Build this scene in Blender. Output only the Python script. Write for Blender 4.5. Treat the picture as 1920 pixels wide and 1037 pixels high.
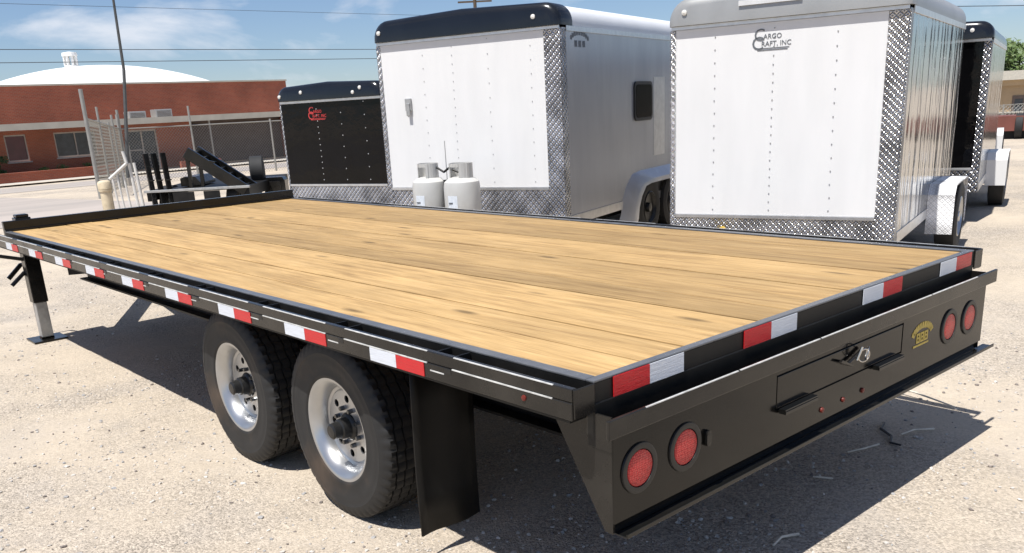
import bpy, bmesh, math, random
import numpy as np
from mathutils import Vector, Matrix
random.seed(7); RNG = np.random.default_rng(11)
for o in list(bpy.data.objects): bpy.data.objects.remove(o)
S = bpy.context.scene
COL = S.collection
rad = math.radians

# ------------------------------------------------------------------ camera
cd = bpy.data.cameras.new('camera'); cam = bpy.data.objects.new('camera', cd); COL.objects.link(cam)
cd.sensor_width = 36; cd.lens = 1656.9 / 1920 * 36; cd.shift_y = (728.7 - 518.5) / 1920
cd.clip_start = .05; cd.clip_end = 3000
Rm = Matrix.Rotation(-.7179, 3, 'Z') @ Matrix.Rotation(1.2617, 3, 'X') @ Matrix.Rotation(-.0545, 3, 'Z')
cam.matrix_world = Matrix.Translation((-1.6321, -1.5385, 1.5956)) @ Rm.to_4x4()
S.camera = cam
S.render.resolution_x = 1024; S.render.resolution_y = 553

# ------------------------------------------------------------------ sky, sun, exposure
SUN = Vector((-.43, -.07, 1)).normalized()
W = bpy.data.worlds.new('World'); S.world = W; W.use_nodes = True
nt = W.node_tree; nt.nodes.clear()
def nn(t, kind, **kw):
    n = t.nodes.new(kind)
    for k, v in kw.items():
        if k.startswith('i_'):
            n.inputs[k[2:].replace('_', ' ')].default_value = v
        else: setattr(n, k, v)
    return n
out = nn(nt, 'ShaderNodeOutputWorld'); bg = nn(nt, 'ShaderNodeBackground'); bg.inputs[1].default_value = .075
sky = nn(nt, 'ShaderNodeTexSky', sky_type='NISHITA'); sky.sun_disc = False
sky.sun_elevation = math.asin(SUN.z); sky.sun_rotation = math.atan2(SUN.x, SUN.y)
sky.air_density = 1.0; sky.dust_density = .35; sky.ozone_density = 3.0; sky.altitude = 600
tc = nn(nt, 'ShaderNodeTexCoord'); mp = nn(nt, 'ShaderNodeMapping'); mp.inputs['Scale'].default_value = (1, 1, 2.6); mp.inputs['Location'].default_value = (.55, .3, .1)
nz = nn(nt, 'ShaderNodeTexNoise'); nz.inputs['Scale'].default_value = 5.5; nz.inputs['Detail'].default_value = 9; nz.inputs['Roughness'].default_value = .56; nz.inputs['Distortion'].default_value = .25
nz2 = nn(nt, 'ShaderNodeTexNoise'); nz2.inputs['Scale'].default_value = 1.3; nz2.inputs['Detail'].default_value = 4
rp = nn(nt, 'ShaderNodeValToRGB'); rp.color_ramp.elements[0].position = .53; rp.color_ramp.elements[1].position = .70
rp.color_ramp.elements[0].color = (.03, .03, .03, 1); rp.color_ramp.elements[1].color = (.8, .8, .8, 1)
ad = nn(nt, 'ShaderNodeMath', operation='MULTIPLY_ADD'); ad.inputs[1].default_value = .45; ad.inputs[2].default_value = -.2
sm = nn(nt, 'ShaderNodeMath', operation='ADD')
mx = nn(nt, 'ShaderNodeMix', data_type='RGBA'); mx.inputs[7].default_value = (8.6, 9.0, 9.8, 1)
L = nt.links.new
L(tc.outputs['Generated'], mp.inputs[0]); L(mp.outputs[0], nz.inputs[0]); L(mp.outputs[0], nz2.inputs[0])
L(nz2.outputs[0], ad.inputs[0]); L(nz.outputs[0], sm.inputs[0]); L(ad.outputs[0], sm.inputs[1]); L(sm.outputs[0], rp.inputs[0])
L(rp.outputs[0], mx.inputs[0]); tn = nn(nt, 'ShaderNodeMix', data_type='RGBA', blend_type='MULTIPLY'); tn.inputs[0].default_value = 1; tn.inputs[7].default_value = (.86, .93, 1.08, 1); L(sky.outputs[0], tn.inputs[6]); L(tn.outputs[2], mx.inputs[6]); L(mx.outputs[2], bg.inputs[0]); L(bg.outputs[0], out.inputs[0])
sd = bpy.data.lights.new('sun', 'SUN'); sd.energy = 5.0; sd.angle = rad(.55); sd.color = (1, .975, .935)
sun = bpy.data.objects.new('sun', sd); COL.objects.link(sun); sun.location = (-20, 5, 45)
sun.rotation_euler = (-SUN).to_track_quat('-Z', 'Y').to_euler()
S.render.engine = 'CYCLES'
S.view_settings.view_transform = 'Standard'; S.view_settings.look = 'None'
S.view_settings.exposure = .38; S.view_settings.gamma = 1

# ------------------------------------------------------------------ materials
def mat(name, col, rough=.5, metal=0., var=.12, vscale=6., col2=None, cscale=3., cthr=(.45, .65), bump=0., bscale=60., stretch=(1, 1, 1), coat=0., spec=.5, bdist=.004, rvar=0., rand=0.):
    m = bpy.data.materials.new(name); m.use_nodes = True; t = m.node_tree; b = t.nodes['Principled BSDF']; l = t.links.new
    b.inputs['Roughness'].default_value = rough; b.inputs['Metallic'].default_value = metal
    b.inputs['Coat Weight'].default_value = coat; b.inputs['Coat Roughness'].default_value = .12; b.inputs['Specular IOR Level'].default_value = spec
    co = nn(t, 'ShaderNodeTexCoord'); mpn = nn(t, 'ShaderNodeMapping'); mpn.inputs['Scale'].default_value = stretch; l(co.outputs['Object'], mpn.inputs[0])
    n1 = nn(t, 'ShaderNodeTexNoise'); n1.inputs['Scale'].default_value = vscale; n1.inputs['Detail'].default_value = 6; l(mpn.outputs[0], n1.inputs[0])
    c = tuple(col) + (1,)
    mr = nn(t, 'ShaderNodeMapRange'); mr.inputs[1].default_value = .25; mr.inputs[2].default_value = .75; mr.inputs[3].default_value = 1 - var; mr.inputs[4].default_value = 1 + var; l(n1.outputs[0], mr.inputs[0])
    base = None
    if col2 is not None:
        n2 = nn(t, 'ShaderNodeTexNoise'); n2.inputs['Scale'].default_value = cscale; n2.inputs['Detail'].default_value = 5; n2.inputs['Roughness'].default_value = .6; l(mpn.outputs[0], n2.inputs[0])
        r2 = nn(t, 'ShaderNodeMapRange'); r2.inputs[1].default_value = cthr[0]; r2.inputs[2].default_value = cthr[1]; l(n2.outputs[0], r2.inputs[0])
        m2 = nn(t, 'ShaderNodeMix', data_type='RGBA'); m2.inputs[6].default_value = c; m2.inputs[7].default_value = tuple(col2) + (1,); l(r2.outputs[0], m2.inputs[0]); base = m2.outputs[2]
    mm = nn(t, 'ShaderNodeMix', data_type='RGBA', blend_type='MULTIPLY'); mm.inputs[0].default_value = 1
    if base is not None: l(base, mm.inputs[6])
    else: mm.inputs[6].default_value = c
    if rand:
        oi = nn(t, 'ShaderNodeObjectInfo'); rr = nn(t, 'ShaderNodeMapRange'); rr.inputs[3].default_value = 1 - rand; rr.inputs[4].default_value = 1 + rand; l(oi.outputs['Random'], rr.inputs[0])
        mu = nn(t, 'ShaderNodeMath', operation='MULTIPLY'); l(rr.outputs[0], mu.inputs[0]); l(mr.outputs[0], mu.inputs[1]); l(mu.outputs[0], mm.inputs[7])
    else: l(mr.outputs[0], mm.inputs[7])
    l(mm.outputs[2], b.inputs['Base Color'])
    if rvar:
        r3 = nn(t, 'ShaderNodeMapRange'); r3.inputs[1].default_value = .3; r3.inputs[2].default_value = .7; r3.inputs[3].default_value = max(.02, rough - rvar); r3.inputs[4].default_value = rough + rvar; l(n1.outputs[0], r3.inputs[0]); l(r3.outputs[0], b.inputs['Roughness'])
    if bump:
        n3 = nn(t, 'ShaderNodeTexNoise'); n3.inputs['Scale'].default_value = bscale; n3.inputs['Detail'].default_value = 4; l(mpn.outputs[0], n3.inputs[0])
        bp = nn(t, 'ShaderNodeBump'); bp.inputs['Strength'].default_value = bump; bp.inputs['Distance'].default_value = bdist; l(n3.outputs[0], bp.inputs['Height']); l(bp.outputs[0], b.inputs['Normal'])
    return m

def diamond_plate(name, col=(.62, .62, .625), k=118., rough=.24, strength=.9, metal=1., lo=.40):
    m = bpy.data.materials.new(name); m.use_nodes = True; t = m.node_tree; b = t.nodes['Principled BSDF']; l = t.links.new
    b.inputs['Metallic'].default_value = metal; b.inputs['Roughness'].default_value = rough
    co = nn(t, 'ShaderNodeTexCoord'); sx = nn(t, 'ShaderNodeSeparateXYZ'); l(co.outputs['Object'], sx.inputs[0])
    def M(op, a, bb=None, c=None):
        n = nn(t, 'ShaderNodeMath', operation=op)
        for i, v in enumerate((a, bb, c)):
            if v is None: continue
            if isinstance(v, (int, float)): n.inputs[i].default_value = v
            else: l(v, n.inputs[i])
        return n.outputs[0]
    h = M('ADD', sx.outputs[0], sx.outputs[1]); u = M('MULTIPLY', M('ADD', h, sx.outputs[2]), k); v = M('MULTIPLY', M('SUBTRACT', h, sx.outputs[2]), k)
    a = M('POWER', M('ABSOLUTE', M('SINE', u)), 2.2); c2 = M('POWER', M('ABSOLUTE', M('SINE', M('MULTIPLY', v, .5))), .8)
    a2 = M('POWER', M('ABSOLUTE', M('SINE', v)), 2.2); c3 = M('POWER', M('ABSOLUTE', M('COSINE', M('MULTIPLY', u, .5))), .8)
    hh = M('MAXIMUM', M('MULTIPLY', a, c2), M('MULTIPLY', a2, c3))
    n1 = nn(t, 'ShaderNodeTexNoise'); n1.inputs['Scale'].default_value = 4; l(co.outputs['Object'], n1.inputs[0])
    mr = nn(t, 'ShaderNodeMapRange'); mr.inputs[1].default_value = .35; mr.inputs[2].default_value = .65; mr.inputs[3].default_value = .5; mr.inputs[4].default_value = 1.2; l(n1.outputs[0], mr.inputs[0])  # patchy reflections put into the plate colour as broad noise
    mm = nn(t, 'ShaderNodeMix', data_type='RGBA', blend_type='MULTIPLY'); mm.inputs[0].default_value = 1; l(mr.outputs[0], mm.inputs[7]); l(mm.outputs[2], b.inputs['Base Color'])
    mc = nn(t, 'ShaderNodeMix', data_type='RGBA'); mc.inputs[6].default_value = tuple(q * lo for q in col) + (1,); mc.inputs[7].default_value = tuple(min(1, q * 1.25) for q in col) + (1,); l(hh, mc.inputs[0]); l(mc.outputs[2], mm.inputs[6])
    bp = nn(t, 'ShaderNodeBump'); bp.inputs['Strength'].default_value = strength; bp.inputs['Distance'].default_value = .009; l(hh, bp.inputs['Height']); l(bp.outputs[0], b.inputs['Normal'])
    return m

def ribbed_metal(name, col=(.42, .42, .42), rough=.13):
    m = bpy.data.materials.new(name); m.use_nodes = True; t = m.node_tree; b = t.nodes['Principled BSDF']; l = t.links.new
    b.inputs['Metallic'].default_value = .95; b.inputs['Roughness'].default_value = rough; b.inputs['Base Color'].default_value = tuple(col) + (1,)
    co = nn(t, 'ShaderNodeTexCoord'); mpn = nn(t, 'ShaderNodeMapping'); mpn.inputs['Scale'].default_value = (1, 1, .18); l(co.outputs['Object'], mpn.inputs[0])
    wv = nn(t, 'ShaderNodeTexNoise'); wv.inputs['Scale'].default_value = 5.5; wv.inputs['Detail'].default_value = 2.5; l(mpn.outputs[0], wv.inputs[0])
    bp = nn(t, 'ShaderNodeBump'); bp.inputs['Strength'].default_value = .8; bp.inputs['Distance'].default_value = .025; l(wv.outputs[0], bp.inputs['Height']); l(bp.outputs[0], b.inputs['Normal'])
    return m

def wood():
    m = bpy.data.materials.new('pine_planks'); m.use_nodes = True; t = m.node_tree; b = t.nodes['Principled BSDF']; l = t.links.new
    b.inputs['Roughness'].default_value = .62; b.inputs['Specular IOR Level'].default_value = .25
    co = nn(t, 'ShaderNodeTexCoord'); oi = nn(t, 'ShaderNodeObjectInfo')
    off = nn(t, 'ShaderNodeMath', operation='MULTIPLY'); off.inputs[1].default_value = 37.; l(oi.outputs['Random'], off.inputs[0])
    cb = nn(t, 'ShaderNodeCombineXYZ'); l(off.outputs[0], cb.inputs[0]); l(off.outputs[0], cb.inputs[1])
    va = nn(t, 'ShaderNodeVectorMath', operation='ADD'); l(co.outputs['Object'], va.inputs[0]); l(cb.outputs[0], va.inputs[1])
    def noise(sc, scale, det, dist=0., rough=.55):
        mpn = nn(t, 'ShaderNodeMapping'); mpn.inputs['Scale'].default_value = sc; l(va.outputs[0], mpn.inputs[0])
        n = nn(t, 'ShaderNodeTexNoise'); n.inputs['Scale'].default_value = scale; n.inputs['Detail'].default_value = det; n.inputs['Distortion'].default_value = dist; n.inputs['Roughness'].default_value = rough; l(mpn.outputs[0], n.inputs[0]); return n.outputs[0]
    g = noise((11, .55, 4), 3.2, 7, .5)           # grain streaks
    fine = noise((70, 2.2, 10), 3., 4)
    blot = noise((3.2, .8, 1), 1.7, 4, .3)
    r = nn(t, 'ShaderNodeValToRGB'); e = r.color_ramp.elements
    e[0].position = .30; e[0].color = (.31, .19, .08, 1); e[1].position = .72; e[1].color = (.52, .345, .158, 1)
    x = e.new(.5); x.color = (.45, .29, .124, 1); l(g, r.inputs[0])
    mr = nn(t, 'ShaderNodeMapRange'); mr.inputs[1].default_value = .3; mr.inputs[2].default_value = .7; mr.inputs[3].default_value = .78; mr.inputs[4].default_value = 1.14; l(fine, mr.inputs[0])
    mb = nn(t, 'ShaderNodeMapRange'); mb.inputs[1].default_value = .3; mb.inputs[2].default_value = .7; mb.inputs[3].default_value = .84; mb.inputs[4].default_value = 1.12; l(blot, mb.inputs[0])
    pr = nn(t, 'ShaderNodeMapRange'); pr.inputs[3].default_value = .76; pr.inputs[4].default_value = 1.16; l(oi.outputs['Random'], pr.inputs[0])
    m1 = nn(t, 'ShaderNodeMath', operation='MULTIPLY'); l(mr.outputs[0], m1.inputs[0]); l(mb.outputs[0], m1.inputs[1])
    m2 = nn(t, 'ShaderNodeMath', operation='MULTIPLY'); l(m1.outputs[0], m2.inputs[0]); l(pr.outputs[0], m2.inputs[1])
    # knots
    mk = nn(t, 'ShaderNodeMapping'); mk.inputs['Scale'].default_value = (5.2, 1.35, 1); l(va.outputs[0], mk.inputs[0])
    vo = nn(t, 'ShaderNodeTexVoronoi'); vo.inputs['Scale'].default_value = 1.05; l(mk.outputs[0], vo.inputs[0])
    kr = nn(t, 'ShaderNodeMapRange'); kr.inputs[1].default_value = .045; kr.inputs[2].default_value = .13; kr.inputs[3].default_value = .42; kr.inputs[4].default_value = 1; l(vo.outputs['Distance'], kr.inputs[0])
    m3 = nn(t, 'ShaderNodeMath', operation='MULTIPLY'); l(m2.outputs[0], m3.inputs[0]); l(kr.outputs[0], m3.inputs[1])
    mm = nn(t, 'ShaderNodeMix', data_type='RGBA', blend_type='MULTIPLY'); mm.inputs[0].default_value = 1; l(r.outputs[0], mm.inputs[6]); l(m3.outputs[0], mm.inputs[7]); l(mm.outputs[2], b.inputs['Base Color'])
    bp = nn(t, 'ShaderNodeBump'); bp.inputs['Strength'].default_value = .35; bp.inputs['Distance'].default_value = .003; l(fine, bp.inputs['Height']); l(bp.outputs[0], b.inputs['Normal'])
    return m

def gravel():
    m = bpy.data.materials.new('crushed_gravel'); m.use_nodes = True; t = m.node_tree; b = t.nodes['Principled BSDF']; l = t.links.new
    b.inputs['Roughness'].default_value = .9; b.inputs['Specular IOR Level'].default_value = .15
    co = nn(t, 'ShaderNodeTexCoord')
    def noise(scale, det, rough=.6, dist=0., warp=None):
        n = nn(t, 'ShaderNodeTexNoise'); n.inputs['Scale'].default_value = scale; n.inputs['Detail'].default_value = det; n.inputs['Roughness'].default_value = rough; n.inputs['Distortion'].default_value = dist; l(co.outputs['Object'], n.inputs[0]); return n.outputs[0]
    big = noise(.55, 5, .6, .4); mid = noise(3.4, 7, .68, .2); fine = noise(120, 3, .7); sp = noise(38, 6, .75)
    r = nn(t, 'ShaderNodeValToRGB'); e = r.color_ramp.elements
    e[0].position = .3; e[0].color = (.40, .35, .295, 1); e[1].position = .68; e[1].color = (.55, .465, .36, 1); x = e.new(.5); x.color = (.49, .418, .332, 1); l(big, r.inputs[0])
    def mr(v, a, bb, c, d):
        n = nn(t, 'ShaderNodeMapRange'); n.inputs[1].default_value = a; n.inputs[2].default_value = bb; n.inputs[3].default_value = c; n.inputs[4].default_value = d; l(v, n.inputs[0]); return n.outputs[0]
    def mul(a, bb):
        n = nn(t, 'ShaderNodeMath', operation='MULTIPLY'); l(a, n.inputs[0]); l(bb, n.inputs[1]); return n.outputs[0]
    # embedded stones
    vo = nn(t, 'ShaderNodeTexVoronoi'); vo.inputs['Scale'].default_value = 110; vo.inputs['Randomness'].default_value = 1; l(co.outputs['Object'], vo.inputs[0])
    vo2 = nn(t, 'ShaderNodeTexVoronoi'); vo2.inputs['Scale'].default_value = 24; l(co.outputs['Object'], vo2.inputs[0])
    sc = nn(t, 'ShaderNodeSeparateColor'); l(vo.outputs['Color'], sc.inputs[0])
    stone = mr(sc.outputs[0], 0, 1, .62, 1.36); amount = mr(big, .60, .42, .06, 1.)
    one = nn(t, 'ShaderNodeMix', data_type='FLOAT'); one.inputs[2].default_value = 1.; l(amount, one.inputs[0]); l(stone, one.inputs[3])
    f = mul(one.outputs[0], mr(mid, .25, .75, .9, 1.08)); f = mul(f, mr(fine, .25, .75, .86, 1.13)); f = mul(f, mr(sp, .3, .7, .86, 1.12))
    mm = nn(t, 'ShaderNodeMix', data_type='RGBA', blend_type='MULTIPLY'); mm.inputs[0].default_value = 1; l(r.outputs[0], mm.inputs[6]); l(f, mm.inputs[7])
    hs = nn(t, 'ShaderNodeMix', data_type='RGBA'); hs.inputs[7].default_value = (.4, .37, .345, 1); l(mm.outputs[2], hs.inputs[6]); l(mr(noise(1.1, 5, .7, .5), .5, .72, 0, .3), hs.inputs[0])
    l(hs.outputs[2], b.inputs['Base Color'])
    h1 = mul(mr(vo.outputs['Distance'], 0, .6, 1, 0), amount); h2 = mr(vo2.outputs['Distance'], 0, .5, 1, 0)
    add = nn(t, 'ShaderNodeMath', operation='ADD'); l(h1, add.inputs[0]); l(mul(h2, mr(mid, .5, .7, 0, .8)), add.inputs[1])
    a2 = nn(t, 'ShaderNodeMath', operation='MULTIPLY_ADD'); l(sp, a2.inputs[0]); a2.inputs[1].default_value = 1.6; l(add.outputs[0], a2.inputs[2])
    bp = nn(t, 'ShaderNodeBump'); bp.inputs['Strength'].default_value = .65; bp.inputs['Distance'].default_value = .010; l(a2.outputs[0], bp.inputs['Height']); l(bp.outputs[0], b.inputs['Normal'])
    return m

def brick_mat(name, c1, c2, mortar, sc=1.):
    m = bpy.data.materials.new(name); m.use_nodes = True; t = m.node_tree; b = t.nodes['Principled BSDF']; l = t.links.new
    b.inputs['Roughness'].default_value = .85
    co = nn(t, 'ShaderNodeTexCoord'); sx = nn(t, 'ShaderNodeSeparateXYZ'); l(co.outputs['Object'], sx.inputs[0]); cb = nn(t, 'ShaderNodeCombineXYZ'); l(sx.outputs[0], cb.inputs[0]); l(sx.outputs[2], cb.inputs[1])
    br = nn(t, 'ShaderNodeTexBrick'); br.inputs['Color1'].default_value = c1 + (1,); br.inputs['Color2'].default_value = c2 + (1,); br.inputs['Mortar'].default_value = mortar + (1,)
    br.inputs['Scale'].default_value = sc; br.inputs['Brick Width'].default_value = .21; br.inputs['Row Height'].default_value = .075; br.inputs['Mortar Size'].default_value = .008; l(cb.outputs[0], br.inputs[0])
    n1 = nn(t, 'ShaderNodeTexNoise'); n1.inputs['Scale'].default_value = .5; n1.inputs['Detail'].default_value = 6; l(co.outputs['Object'], n1.inputs[0])
    mr = nn(t, 'ShaderNodeMapRange'); mr.inputs[1].default_value = .3; mr.inputs[2].default_value = .7; mr.inputs[3].default_value = .78; mr.inputs[4].default_value = 1.2; l(n1.outputs[0], mr.inputs[0])
    mm = nn(t, 'ShaderNodeMix', data_type='RGBA', blend_type='MULTIPLY'); mm.inputs[0].default_value = 1; l(br.outputs[0], mm.inputs[6]); l(mr.outputs[0], mm.inputs[7]); l(mm.outputs[2], b.inputs['Base Color'])
    return m

M = {}
M['black'] = mat('black_paint', (.006, .006, .0055), .2, var=.25, coat=.0, spec=.4, col2=(.014, .012, .01), cscale=2.5, cthr=(.45, .8), rvar=.07, bump=.05, bscale=9, bdist=.01)
M['black_panel'] = mat('black_bumper_paint', (.006, .0058, .005), .15, var=.2, coat=.0, spec=.27, col2=(.009, .008, .007), cscale=2.2, cthr=(.4, .8), rvar=.05, bump=.04, bscale=6, bdist=.01)
M['black_dust'] = mat('dusty_black_steel', (.012, .011, .0098), .24, spec=.36, var=.3, col2=(.026, .023, .019), cscale=4, cthr=(.42, .75), rvar=.1, bump=.15, bscale=80, bdist=.001)
M['black_dull'] = mat('dull_black_steel', (.006, .006, .006), .5, spec=.3, var=.3, col2=(.013, .012, .011), cscale=5)
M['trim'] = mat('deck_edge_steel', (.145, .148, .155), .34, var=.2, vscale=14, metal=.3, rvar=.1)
M['wood'] = wood()
M['screw'] = mat('dark_deck_screw', (.16, .11, .07), .5, metal=.5)
M['edge_glint'] = mat('bare_edge_glint', (.62, .62, .6), .4, metal=.2, var=.35, vscale=25)  # pale strips paint the bright highlight onto scraped, dusty edges
M['rubber'] = mat('dusty_rubber', (.015, .0145, .014), .68, var=.25, vscale=9, col2=(.065, .045, .031), cscale=3.2, cthr=(.52, .76), bump=.2, bscale=120, bdist=.001)
M['rubber_far'] = mat('tyre_rubber', (.018, .018, .018), .75, var=.25)
M['rim'] = mat('silver_rim_paint', (.48, .49, .5), .3, metal=.85, var=.1, vscale=9, col2=(.44, .42, .4), cscale=4.5, cthr=(.52, .8))
M['hub'] = mat('dark_hub_steel', (.03, .03, .03), .35, metal=.6, var=.3, vscale=30)
M['lug'] = mat('lug_nut_steel', (.13, .13, .13), .3, metal=.9)
M['flap'] = mat('mud_flap_rubber', (.005, .005, .005), .5, spec=.25, var=.3, vscale=4, col2=(.013, .012, .01), cscale=2.5, stretch=(1, 1, .4))
M['red'] = mat('red_reflective_tape', (.55, .012, .016), .28, var=.18, vscale=20, bump=.5, bscale=24, stretch=(.6, .6, 22))
M['white_tape'] = mat('white_reflective_tape', (.66, .69, .74), .3, var=.1, vscale=20, bump=.5, bscale=24, stretch=(.6, .6, 22))
def lens_mat():
    m = bpy.data.materials.new('red_lamp_lens'); m.use_nodes = True; t = m.node_tree; b = t.nodes['Principled BSDF']; l = t.links.new
    b.inputs['Roughness'].default_value = .22; b.inputs['Specular IOR Level'].default_value = .35
    co = nn(t, 'ShaderNodeTexCoord'); vo = nn(t, 'ShaderNodeTexVoronoi'); vo.inputs['Scale'].default_value = 150; vo.inputs['Randomness'].default_value = .35; l(co.outputs['Object'], vo.inputs[0])
    r = nn(t, 'ShaderNodeValToRGB'); r.color_ramp.elements[0].color = (.75, .09, .08, 1); r.color_ramp.elements[1].color = (.36, .008, .012, 1); r.color_ramp.elements[1].position = .6; l(vo.outputs['Distance'], r.inputs[0]); l(r.outputs[0], b.inputs['Base Color'])
    bp = nn(t, 'ShaderNodeBump'); bp.inputs['Strength'].default_value = .7; bp.inputs['Distance'].default_value = .003; l(vo.outputs['Distance'], bp.inputs['Height']); l(bp.outputs[0], b.inputs['Normal']); return m
M['lens'] = lens_mat()
M['marker'] = mat('small_red_marker', (.14, .02, .014), .35, spec=.3)
M['grommet'] = mat('lamp_grommet_rubber', (.008, .008, .008), .45)
M['chrome'] = mat('zinc_plated_steel', (.62, .6, .56), .25, metal=1, var=.2, vscale=30)
M['galv'] = mat('grey_jack_steel', (.42, .42, .41), .42, metal=.5, var=.2, vscale=20)
M['badge'] = mat('yellow_badge_print', (.5, .37, .05), .45, var=.2, vscale=30)
M['gravel'] = gravel()
M['white_panel'] = mat('white_aluminium_skin', (.735, .73, .72), .42, spec=.3, var=.035, vscale=2.2, col2=(.70, .70, .69), cscale=1.6, cthr=(.5, .85), stretch=(2.5, 2.5, .5), bump=.05, bscale=3, bdist=.02)
M['white_roof'] = mat('white_roof_skin', (.78, .78, .78), .4, var=.06, vscale=3)
M['grey_side'] = mat('silver_grey_skin', (.47, .48, .5), .27, metal=.35, var=.09, vscale=1.6, col2=(.57, .58, .59), cscale=1.3, cthr=(.45, .75), stretch=(1.6, 1.6, .35), bump=.06, bscale=2.2, bdist=.03)
M['black_front'] = mat('black_aluminium_skin', (.003, .003, .0035), .05, var=.3, spec=.22, bump=.14, bscale=4, bdist=.03)
M['cap_black'] = mat('black_roof_cap', (.007, .008, .01), .2, var=.2, coat=.2, vscale=5)
M['cap_grey'] = mat('grey_roof_cap', (.37, .37, .36), .36, metal=.3, var=.1, vscale=4, col2=(.3, .3, .29), cscale=2)
M['cap_light'] = mat('pale_cap_patch', (.6, .6, .6), .4)
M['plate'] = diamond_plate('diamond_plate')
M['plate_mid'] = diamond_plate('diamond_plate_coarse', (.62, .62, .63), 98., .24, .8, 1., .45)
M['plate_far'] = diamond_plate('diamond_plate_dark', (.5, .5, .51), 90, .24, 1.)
M['polished'] = ribbed_metal('polished_side_metal')
M['alu'] = mat('aluminium_strip', (.66, .66, .66), .32, metal=.8, var=.12, vscale=15)
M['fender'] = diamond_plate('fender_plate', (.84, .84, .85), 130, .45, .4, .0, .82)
M['fender_plain'] = mat('plain_fender_metal', (.6, .62, .66), .35, metal=.5, var=.1)
M['glass'] = mat('dark_window_glass', (.003, .003, .004), .1, var=.1, spec=.04)
M['tank'] = mat('propane_tank_paint', (.54, .53, .5), .36, var=.06, vscale=8, col2=(.45, .435, .4), cscale=5, cthr=(.55, .8))
M['label'] = mat('paper_label', (.7, .74, .78), .5, var=.1, vscale=30)
M['ink'] = mat('grey_logo_ink', (.13, .14, .15), .5)
M['red_ink'] = mat('red_logo_ink', (.55, .05, .05), .45)
M['rivet'] = mat('dark_rivet', (.42, .42, .42), .45, metal=.4)
M['rivet_light'] = mat('bright_rivet', (.6, .6, .6), .35, metal=.6)
M['amber'] = mat('clear_lamp_lens', (.75, .73, .68), .25)
M['yellow'] = mat('yellow_plastic', (.55, .37, .06), .4)
M['brick'] = brick_mat('red_brick_wall', (.36, .085, .043), (.29, .068, .038), (.28, .17, .12))
M['brick_low'] = brick_mat('orange_brick_wall', (.36, .10, .05), (.29, .08, .043), (.29, .18, .13))
M['concrete'] = mat('pale_concrete', (.47, .43, .37), .85, var=.12, vscale=1.2, bump=.1, bscale=12, bdist=.01)
M['road'] = mat('sun_bleached_asphalt', (.31, .275, .25), .9, var=.08, vscale=.25, stretch=(.15, 1, 1), col2=(.37, .33, .29), cscale=.5)
M['drive'] = mat('worn_driveway', (.385, .335, .295), .9, var=.1, vscale=.4, stretch=(.2, 1, 1), col2=(.31, .275, .245), cscale=.6)
M['fascia'] = mat('cream_fascia', (.5, .465, .39), .7, var=.12, vscale=1.5)
M['dome'] = mat('white_dome_coating', (.8, .79, .76), .6, var=.03)
M['pinkglass'] = mat('tinted_window_pane', (.11, .028, .036), .15, var=.25, vscale=2)
M['paneglass'] = mat('building_window_pane', (.05, .06, .07), .12, var=.4, vscale=3)
M['winframe'] = mat('pale_window_frame', (.5, .45, .4), .6)
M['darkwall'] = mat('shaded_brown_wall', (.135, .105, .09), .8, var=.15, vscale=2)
M['steel_post'] = mat('weathered_fence_post', (.33, .32, .29), .55, metal=.4, var=.15)
M['wire_mesh'] = mat('chain_link_wire', (.3, .29, .26), .5, metal=.5, var=.1)
M['cream'] = mat('cream_bollard_paint', (.62, .52, .36), .6, var=.2, vscale=9, col2=(.4, .3, .18), cscale=5, cthr=(.55, .75))
M['white_pipe'] = mat('white_pipe_paint', (.66, .64, .6), .5, var=.12, vscale=10)
M['pole'] = mat('dark_pole_steel', (.09, .09, .085), .5, metal=.4, var=.2)
M['wire'] = mat('power_line', (.03, .03, .035), .6)
M['leaf'] = mat('green_leaves', (.075, .125, .032), .6, var=.4, vscale=1.5, col2=(.12, .16, .04), cscale=2)
M['leaf_dark'] = mat('dark_green_leaves', (.03, .075, .022), .6, var=.4, vscale=3)
M['bark'] = mat('bark', (.09, .065, .045), .85, var=.3)
M['tan'] = mat('tan_stucco', (.42, .31, .19), .8, var=.12, vscale=.6)
M['tan_roof'] = mat('pale_roof_edge', (.5, .47, .4), .7)
M['rust'] = mat('rust_red_paint', (.17, .055, .04), .6, var=.2, vscale=2)
M['twig'] = mat('pale_straw', (.7, .64, .53), .7, var=.2, vscale=20)
M['dark_twig'] = mat('dark_rubber_scrap', (.03, .03, .032), .6)
for i, c in enumerate([(.5, .46, .41), (.33, .32, .31), (.58, .55, .5), (.2, .17, .15)]):
    M['peb%d' % i] = mat('pebble_stone_%d' % i, c, .85, var=.25, vscale=40)

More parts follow.
